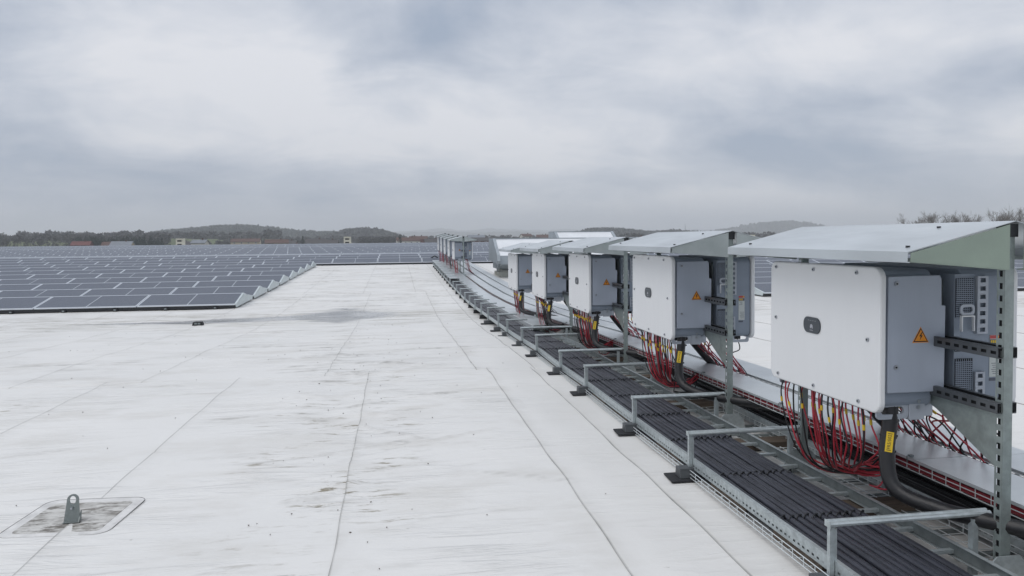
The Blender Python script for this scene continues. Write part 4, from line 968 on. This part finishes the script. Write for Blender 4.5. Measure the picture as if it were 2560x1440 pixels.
# bridging supports
def support(y_, i, xr, far):
    zr = gf(y_); zl = zs(zL, y_); t = empty('tray_support', (1.85, y_, zr))
    m_ = MB(); m_.prism([(-.165, -.085), (.62, -.085), (.62, .09), (-.155, .09)] if not far else [(-.05, -.05), (.12, -.05), (.12, .05), (-.05, .05)], .010, .018, 'z'); part('rubber_mat', m_, 'rubber', t)
    m_ = MB()
    if not far: m_.prism([(-.045, .0185), (.045, .0185), (.036, .062), (.038, .080), (-.038, .080), (-.036, .062)], -.095, .50, 'x') 
    else: m_.prism([(-.055, .0185), (.055, .0185), (.045, .085), (-.045, .085)], -.04, .10, 'x')
    part('base_block', m_, 'rubber' if far else 'blockgrey', t, bevel=.003)
    top = zl+.158-zr; m_ = MB()
    ltop = .081 if not far else .086
    for dx_ in (-.024, ): m_.box(dx_, dx_+.020, -.011, .011, ltop, top)
    m_.box(-.003, .012, -.006, .014, ltop, top-.02)
    part('upright', m_, 'galv', t)
    # slotted channel crossbar with a groove on top
    L_ = xr-1.85
    m_ = MB(); m_.tube([(-.026, -.010, top), (L_, -.010, top)], .0115, 8); m_.tube([(-.026, .014, top+.004), (L_, .014, top+.004)], .0105, 8); m_.box(-.026, L_, -.008, .012, top-.013, top-.004, 1)
    m_.box(-.0285, -.0265, -.021, .024, top-.014, top+.014, 0); part('crossbar', m_, ['galv', 'galv_dark'], t)
    if not far:
        m_ = MB(); m_.box(LXR-1.85+.012, LXR-1.85+.040, -.014, .014, .0, top-.024); part('upright', m_, 'galv', t)
    tag(t, 'galvanised frame bridging the black cables on ' + ('small black blocks' if far else 'a rubber mat') + ', ' + ordn(i) + ' frame from the camera', 'tray support', 'frames bridging the cable ladder')
ysup = [1.75, 2.90, 4.45, 5.58, 7.08, 8.23, 9.68, 10.85, 12.34, 13.42, 14.96, 16.2, 17.5, 18.8, 20.1, 21.5, 22.9, 24.3, 25.7, 27.1, 28.5, 29.9, 31.3, 32.7, 34.1, 35.5, 36.9]
for i, y_ in enumerate(ysup): support(y_, i, 2.60 if y_ < 11.5 else 2.19, y_ > 15.2)
# wire mesh baskets
def basket(x0, x1, zf, zoff, hgt, yn, y1, nm, lb, side='both', vert=.095, r=.0026):
    m_ = MB(); ys_ = list(np.arange(yn, y1, .5))
    def long_wire(x_, z_): m_.tube([(x_, y_, zs(zf, y_)+zoff+z_) for y_ in ys_], r, 4, cap=False)
    for x_ in ([x0, x1]):
        for z_ in (0, hgt/2, hgt): long_wire(x_, z_)
    for x_ in np.linspace(x0, x1, 4)[1:-1]: long_wire(x_, 0)
    y_ = yn
    while y_ < y1-.5:
        z_ = zs(zf, y_)+zoff
        m_.tube([(x0, y_, z_+hgt), (x0, y_, z_), (x1, y_, z_), (x1, y_, z_+hgt)], r, 4, cap=False); y_ += vert
    tag(part(nm, m_, 'wire'), lb, 'wire tray'); 
gL = lambda y: g(y)
basket(1.822, 2.10, zL, -.112, .046, Y0T, 13.5, 'wire_basket', 'white wire mesh basket slung below the left rail of the cable ladder')
basket(2.545, 2.80, zL, -.10, .06, Y0T, 11.5, 'wire_basket', 'empty wire mesh basket between the two cable ladders')
basket(2.70, 3.02, zA, -.062, .055, Y0T, 38, 'wire_basket', 'wire mesh basket full of red cables under the sheet covers nearest the posts')
basket(3.06, 3.40, zA, -.062, .055, Y0T, 38, 'wire_basket', 'wire mesh basket under the second band of sheet covers')
m_ = MB(); rr = random.Random(21)
for k in range(15):
    x_ = 1.85+rr.random()*.24; zo = -.105+rr.random()*.035; ph = rr.uniform(0, 6)
    m_.tube([(x_+.008*math.sin(y_*1.1+ph), float(y_), zs(zL, y_)+zo) for y_ in np.arange(Y0T, 13.4, .4)], .0095, 5, cap=False)
tag(part('string_cables', m_, 'cable2', smooth=True), 'thin black cables in the wire basket below the walkway rail', 'cables', kind='stuff')
# cables inside the covered basket
rc = MB(); rr = random.Random(5)
for k in range(34):
    x_ = 2.706+rr.random()*.30 if k > 12 else 2.706+rr.random()*.03; zo = -.056+rr.random()*.045
    rc.tube([(x_+rr.uniform(-.004, .004), float(y_), zs(zA, y_)+zo+rr.uniform(-.004, .004)) for y_ in np.arange(Y0T, 38, .55)], .0055, 4, 1 if k % 2 else 0, cap=False)
tag(part('string_cables', rc, ['red_stuff', 'cable2'], smooth=True), 'long red and black cables packed in the wire basket along the posts', 'cables', kind='stuff')
rc = MB()
for k in range(16):
    x_ = 2.90+rr.random()*.42; zo = -.045+rr.random()*.05; ph = rr.uniform(0, 6)
    rc.tube([(x_+.02*math.sin(y_*.7+ph), float(y_), zs(zL2, y_)+zo) for y_ in np.arange(Y0T, 12.5, .45)], rr.choice((.012, .018, .022)), 6, 0, cap=False)
for k in range(5):
    x_ = 3.035+k*.004; rc.tube([(x_, float(y_), zs(zA, y_)-.02+.005*math.sin(y_*2+k)) for y_ in np.arange(Y0T, 38, .6)], .008, 4, 0, cap=False)
tag(part('string_cables', rc, 'cable2', smooth=True), 'tangle of black cables lying in the ladder under the sheet covers', 'cables', kind='stuff')
# sheet covers, one sheet after another
def covers(x0, x1, zf, zoff, y_n, y1, L_, lb, nm='tray_cover', lip=.016):
    t = empty(nm, (0, 0, 0)); y_ = y_n; rr = random.Random(int(x0*100))
    while y_ < y1-.3:
        ye = min(y_+L_, y1); m_ = MB(); jx = rr.uniform(-.003, .003); jz = rr.uniform(0, .002); ys_ = np.linspace(y_+.003, ye-.003, 7)
        f2 = lambda q, jz=jz: zf(q)+zoff+jz
        sweep(m_, rect_prof(x0+jx, x1+jx, -.0016, 0), ys_, f2); sweep(m_, rect_prof(x0+jx, x0+jx+.0015, -lip, -.0017), ys_, f2); sweep(m_, rect_prof(x1+jx-.0015, x1+jx, -lip, -.0017), ys_, f2)
        part('cover_sheet', m_, 'cover', t)
        y_ = ye
    tag(t, lb, 'tray cover'); return t
covers(2.695, 3.005, zA, .004, Y0T, 38.5, 2.5, 'band of galvanised cover sheets running behind the posts over the red cables')
covers(3.085, 3.40, zA, .0, Y0T, 39, 2.5, 'second band of galvanised cover sheets right of the dark gap')
covers(3.48, 3.78, zA, -.010, 9, 39, 2.5, 'third band of galvanised cover sheets, farthest from the walkway')
zC1 = lambda y: zL(y)+.085
c1 = covers(2.21, 2.545, zC1, 0, 11.9, 38.5, 2.5, 'galvanised covers over the right part of the ladder, starting beside the fourth stand', lip=.07)
covers(1.86, 2.19, lambda y: zL(y)+.135, 0, 26.2, 38.6, 2.0, 'short run of galvanised sheets covering the far end of the walkway-side ladder')
e_ = MB(); e_.box(2.21, 2.55, 11.86, 11.875, zs(zL, 11.9)+.03, zs(zL, 11.9)+.096); part('end_frame', e_, 'galv_dark', c1)
basket(2.21, 2.55, zL, .0, .085, 12.0, 37, 'wire_basket', 'wire mesh basket beneath the covers at the right of the black cables', vert=.1, r=.003)
# timber sleepers and dark packing below the ladders
for i, y_ in enumerate([2.35, 3.7, 5.0, 6.3, 7.6, 8.9, 10.2]):
    m_ = MB(); m_.box(1.93, 3.3, y_-.075, y_+.075, gf(y_)+.012, gf(y_)+.062)
    tag(part('timber_sleeper', m_, 'wood'), 'weathered timber sleeper lying under the cable ladders, ' + ordn(i) + ' from the camera', 'timber', 'timber sleepers under the trays')
m_ = MB()
for k in range(40):
    y_ = 1.2+k*.27; m_.box(2.6, 3.35, y_-.012, y_+.012, gf(y_)+.015, gf(y_)+.032)
m_.box(2.55, 3.42, 1.0, 11.8, 0, 0) if False else None
tag(part('wire_basket', m_, 'galv_dark'), 'cross wires of the low basket under the inverters', 'wire tray')
for i, y_ in enumerate([1.95, 3.25, 4.0, 4.95, 6.1, 6.75, 7.65, 8.95, 10.2, 11.5]):
    m_ = MB(); m_.box(1.875, 1.985, y_-.22, y_+.22, gf(y_)+.014, gf(y_)+.030+.05)
    tag(part('timber_packer', m_, 'wood', bevel=.004), 'brown timber packer under the left rail of the cable ladder, ' + ordn(i) + ' from the camera', 'timber', 'timber packers under the ladder rail')
# small loose bits: hold-down clips on the covers
rr = random.Random(9)
for k in range(9):
    y_ = 2.2+k*1.35; m_ = MB(); z_ = zs(zA, y_)+.004; m_.tube([(2.69, y_, z_-.03), (2.688, y_, z_+.006), (2.715, y_, z_+.010)], .003, 4); m_.box(2.70, 2.722, y_-.010, y_+.010, z_+.003, z_+.012)
    tag(part('cover_clip', m_, 'galv_dark'), 'small wire clip holding down the cover sheets, ' + ordn(k) + ' from the camera', 'clip', 'clips on the tray covers')

# ================================================================== VENTILATION HOODS
def hood(x0, x1, Y, zg, ztop, lb, small=False):
    t = empty('ventilation_hood', (x0, Y, zg)); W_ = x1-x0; h = ztop-zg
    m_ = MB(); m_.prism([(-.55, h-.68), (.75, h-.02), (.75, h+.0), (-.55, h-.655)], .12, W_-.12, 'x'); part('front_slope', m_, 'hoodw', t)
    m_ = MB(); m_.box(.12, W_-.12, -.565, -.552, h-1.0, h-.655); part('fascia', m_, 'hoodg', t)
    for xa in (0, W_-.118):
        m_ = MB(); m_.prism([(-.62, h-.98), (-.72, h-.86), (-.60, h-.62), (.72, h+.03), (2.0, h+.03), (2.1, h-.9)], xa, xa+.118, 'x'); part('side_cheek', m_, 'hoodg', t, label=None)
    m_ = MB(); m_.box(.12, W_-.12, .752, 2.0, h-.9, h-.002); part('top_box', m_, 'hoodw', t)
    m_ = MB(); m_.box(-.02, W_+.02, .72, .80, h+.005, h+.035); part('ridge_flashing', m_, 'hoodg', t)
    m_ = MB(); m_.prism([(-.50, h-1.0), (.25, h-1.22), (1.9, h-1.22), (1.9, h-.93), (-.1, h-.93)], .16, W_-.16, 'x'); part('soffit', m_, 'hoodg', t)
    if not small:
        m_ = MB(); m_.box(.30, W_-.3, .30, 1.8, .20, h-1.24); part('neck', m_, 'hoodb', t)
        m_ = MB(); m_.box(.34, .62, .285, .298, .30, h-1.28); part('access_panel', m_, 'tgrey', t)
        m_ = MB(); m_.box(.22, W_-.22, .20, 1.9, -.02, .195); part('curb', m_, 'hoodb', t)
        for xa in (.02, W_-.06):
            m_ = MB(); m_.tube([(xa, -.52, h-1.0), (xa+.10, .28, .22)], .025, 6); part('strut', m_, 'hoodg', t)
    tag(t, lb, 'ventilation hood', 'roof ventilation hoods')
hood(3.95, 10.2, 29.6, gf(29.8), 1.50, 'large white and grey ventilation hood with sloping front, behind the fifth near stand')
hood(7.45, 10.35, 33.8, gf(34), 1.80, 'smaller white ventilation hood rising behind the large one')
# slim rooftop cable bracket on the right roof
m_ = MB(); m_.tube([(3.55, 4.05, .03), (3.95, 4.02, .05)], .006, 5); m_.box(3.93, 3.99, 3.98, 4.05, .012, .06)
tag(part('roof_clamp', m_, 'galv_dark'), 'little galvanised bracket on the white roof right of the covers', 'clamp')
# pale huts standing on the far roof edge
for px, py, lb in ((449, 595, 'pale beige hut with two dark openings on the far roof edge, left one'), (868, 590.5, 'pale beige hut with two dark openings on the far roof edge, middle one'), (1880, 586, 'pale hut on the far roof edge seen over the second canopy')):
    x, y, zt = at(px, py, 166.5); t = empty('roof_hut', (x, y, zt-2.0)); m_ = MB()
    m_.box(-.75, .75, -.1, 1.4, .30, 1.9); part('housing', m_, 'beige', t)
    for z_ in (.45, 1.20): m_ = MB(); m_.box(-.45, .40, -.13, -.102, z_+.03, z_+.30); part('opening', m_, 'hole', t)
    for z_ in (.36, 1.62): m_ = MB(); m_.box(-.62, .62, -.22, -.105, z_, z_+.10); part('ledge', m_, 'beige', t)
    for xa in (-.6, .6): m_ = MB(); m_.box(xa-.05, xa+.05, .1, 1.2, -.15, .30); part('leg', m_, 'tgrey', t)
    m_ = MB(); m_.tube([(.76, .5, .45), (1.5, .5, .25), (2.2, .5, .30)], .12, 6); part('pipe', m_, 'beige', t)
    tag(t, lb, 'hut', 'huts on the roof edge')
# long white railing on the far right roof
m_ = MB(); x0, _, z0 = at(1650, 585.5, 160); x1, _, _ = at(1768, 583, 160)
m_.box(x0, x1, 160, 160.08, z0-.08, z0)
k = x0
while k < x1: m_.box(k, k+.10, 160, 160.08, gf(160)-.2, z0-.08); k += .95
tag(part('railing', m_, 'trim'), 'low white railing on the far roof between the ventilation hoods and the second canopy', 'railing')

# ================================================================== ROOF ANCHOR + SMALL LUG (left foreground)
anc = empty('roof_anchor', (-1.778, 4.34, 0)); z0 = float(membrane_h(np.array([-1.778]), np.array([4.34]))[0])
anc.location.z = z0+.010
n_ = 14; out = []; 
m_ = MB(); prof = [(-.044, 0), (.044, 0)]
hole_c = (.0, .128); ro, ri = .034, .021
pts_o = [(-.046, 0), (.046, .003)] + [(ro*math.cos(a)*1.0, hole_c[1]+ro*math.sin(a)) for a in np.linspace(-.15, math.pi+.15, 15)]
pin = [(ri*math.cos(a)*.9, hole_c[1]+ri*math.sin(a)*1.15) for a in np.linspace(-math.pi/2, 1.5*math.pi, 17)[:-1]]
# plate built as a bridge between outline and hole
import mathutils
tess = mathutils.geometry.tessellate_polygon([[Vector((p[0], p[1], 0)) for p in pts_o], [Vector((p[0], p[1], 0)) for p in pin]])
allp = pts_o+pin; na_ = len(allp); th = .008
m_.add([(p[0], -th/2, p[1]) for p in allp]+[(p[0], th/2, p[1]) for p in allp], [tuple(f) for f in tess]+[tuple(i+na_ for i in f[::-1]) for f in tess]
       + [(i, (i+1) % len(pts_o), na_+(i+1) % len(pts_o), na_+i) for i in range(len(pts_o))] + [(len(pts_o)+i, len(pts_o)+(i+1) % len(pin), na_+len(pts_o)+(i+1) % len(pin), na_+len(pts_o)+i) for i in range(len(pin))])
m_.v = [(x_, y_+.030*(z_/.16), z_) for x_, y_, z_ in m_.v]
M['anchor'] = mat('painted_anchor_steel', (0.20, 0.225, 0.22), 0.45, 0.2, var=.15, vscale=30)
part('eye_plate', m_, 'anchor', anc)
m_ = MB(); m_.box(-.046, .046, -.020, .030, 0, .004); m_.prism([(-.02, .004), (.02, .004), (.03, .06)], .040, .046, 'x'); part('foot_plate', m_, 'anchor', anc)
m_ = MB(); m_.tube([(0, -.006, .085), (0, .022, .085)], .007, 6); part('bolt', m_, 'screwc', anc)
anc.scale = (.9, .9, .9); tag(anc, 'dark grey steel eye anchor standing on a dirty square membrane patch', 'roof anchor')
# welded patch
def patch_mat():
    m = bpy.data.materials.new('dirty_patch_membrane'); m.use_nodes = True; N = NB(m.node_tree); p = m.node_tree.nodes['Principled BSDF']; g_ = N.n('ShaderNodeNewGeometry'); P = g_.outputs['Position']
    n1 = N.n('ShaderNodeTexNoise', inp={0: N.n('ShaderNodeMapping', inp={0: P, 2: (0, 0, .3), 3: (9, 22, 1)}).outputs[0], 2: 1.0, 3: 8.0, 4: .7})
    n2 = N.n('ShaderNodeTexNoise', inp={0: P, 2: 6.0, 3: 3.0}); s = N.n('ShaderNodeTexCoord')
    f = N.m('MULTIPLY', N.m('SUBTRACT', n1.outputs[0], .43), 7, clamp=True); f = N.m('MULTIPLY', f, N.m('MULTIPLY', N.m('SUBTRACT', n2.outputs[0], .28), 4, clamp=True))
    ao = N.n('ShaderNodeSeparateXYZ', inp={0: s.outputs['Object']})
    c = N.mix(f, (0.56, 0.55, 0.52, 1), (0.12, 0.105, 0.085, 1)); m.node_tree.links.new(c, p.inputs['Base Color']); p.inputs['Roughness'].default_value = .5
    return m
M['patch'] = patch_mat(); M['plainmem'] = mat('plain_white_membrane', (0.71, 0.70, 0.68), 0.45, var=.28, vscale=9)
def patch(cx, cy, w, h, r, z, mk, nm):
    o = rrect(0, 0, w, h, r, 5); m2 = MB(); n = len(o)
    m2.add([(p[0], p[1], z) for p in o]+[(p[0]*1.004, p[1]*1.004, z-.004) for p in o], [tuple(range(n))]+[(i, n+i, n+(i+1) % n, (i+1) % n) for i in range(n)])
    ob = part(nm, m2, mk, roof); ob.location = (cx, cy, z0); ob.rotation_euler = (0, 0, math.radians(-4)); return ob
patch(-1.80, 4.45, .56, .56, .07, .0035, 'plainmem', 'membrane_patch'); patch(-1.80, 4.44, .45, .45, .03, .0055, 'patch', 'membrane_patch')
# thin dark seal line round the patch
sl_ = MB(); o = rrect(-1.80, 4.45, .57, .57, .075, 5); o2 = [(math.cos(math.radians(-4))*(p[0]+1.8)-math.sin(math.radians(-4))*(p[1]-4.45)-1.8, math.sin(math.radians(-4))*(p[0]+1.8)+math.cos(math.radians(-4))*(p[1]-4.45)+4.45, z0+.0025) for p in o]
sl_.tube(o2+[o2[0]], .0013, 4); part('seal_bead', sl_, 'tdark', roof)
lug = empty('roof_lug', (-4.13, 16.35, gf(16.35)+.004)); m_ = MB(); m_.prism([(-.11, 0), (.11, 0), (.085, .075), (-.085, .075)], -.07, .07, 'y'); part('housing', m_, 'rubber', lug, bevel=.008)
m_ = MB(); m_.box(-.060, -.008, -.074, -.0705, .022, .06); m_.box(.008, .060, -.074, -.0705, .022, .06); part('face_plate', m_, 'galv_dark', lug)
tag(lug, 'small black box with two grey plates, alone on the roof before the left panels', 'roof fitting')
# leaves and crumbs of debris blown onto the roof
M['leaf'] = mat('dead_leaf', (0.10, 0.08, 0.06), .8); db = MB(); rr = random.Random(77)
for k in range(230):
    x_ = rr.uniform(-6, 1.7) if rr.random() < .5 else rr.gauss(-.3, .35); y_ = rr.uniform(2.4, 19) ** 1.0
    z_ = float(membrane_h(np.array([x_]), np.array([y_]))[0])+.006+(.004 if y_ > 8.62 else 0); s_ = rr.uniform(.002, .007)*(1+y_*.03); a = rr.uniform(0, 6.28)
    p = [(x_+s_*math.cos(a+q)*rr.uniform(.6, 1.3), y_+s_*math.sin(a+q)*rr.uniform(.5, 1), z_+rr.uniform(0, .004)) for q in (0, 1.7, 3.2, 4.6)]
    db.add(p+[(x_, y_, z_-.006)], [(0, 1, 2, 3), (0, 4, 1), (1, 4, 2), (2, 4, 3), (3, 4, 0)])
tag(part('debris', db, 'leaf'), 'tiny dead leaves and grit scattered on the white roof', 'debris', kind='stuff')

# ================================================================== AIR
hz = MB(); hz.box(-9600, 9600, -9600, 9600, -21.5, 235)
m = bpy.data.materials.new('haze_air'); m.use_nodes = True; m.node_tree.nodes.clear(); N = NB(m.node_tree)
pv = N.n('ShaderNodeVolumePrincipled'); pv.inputs['Color'].default_value = (0.93, 0.955, 1.0, 1); pv.inputs['Density'].default_value = 0.00030; pv.inputs['Anisotropy'].default_value = 0.2
out_ = N.n('ShaderNodeOutputMaterial'); m.node_tree.links.new(pv.outputs[0], out_.inputs['Volume']); M['haze'] = m
hb_ = tag(part('haze', hz, 'haze'), kind='stuff')
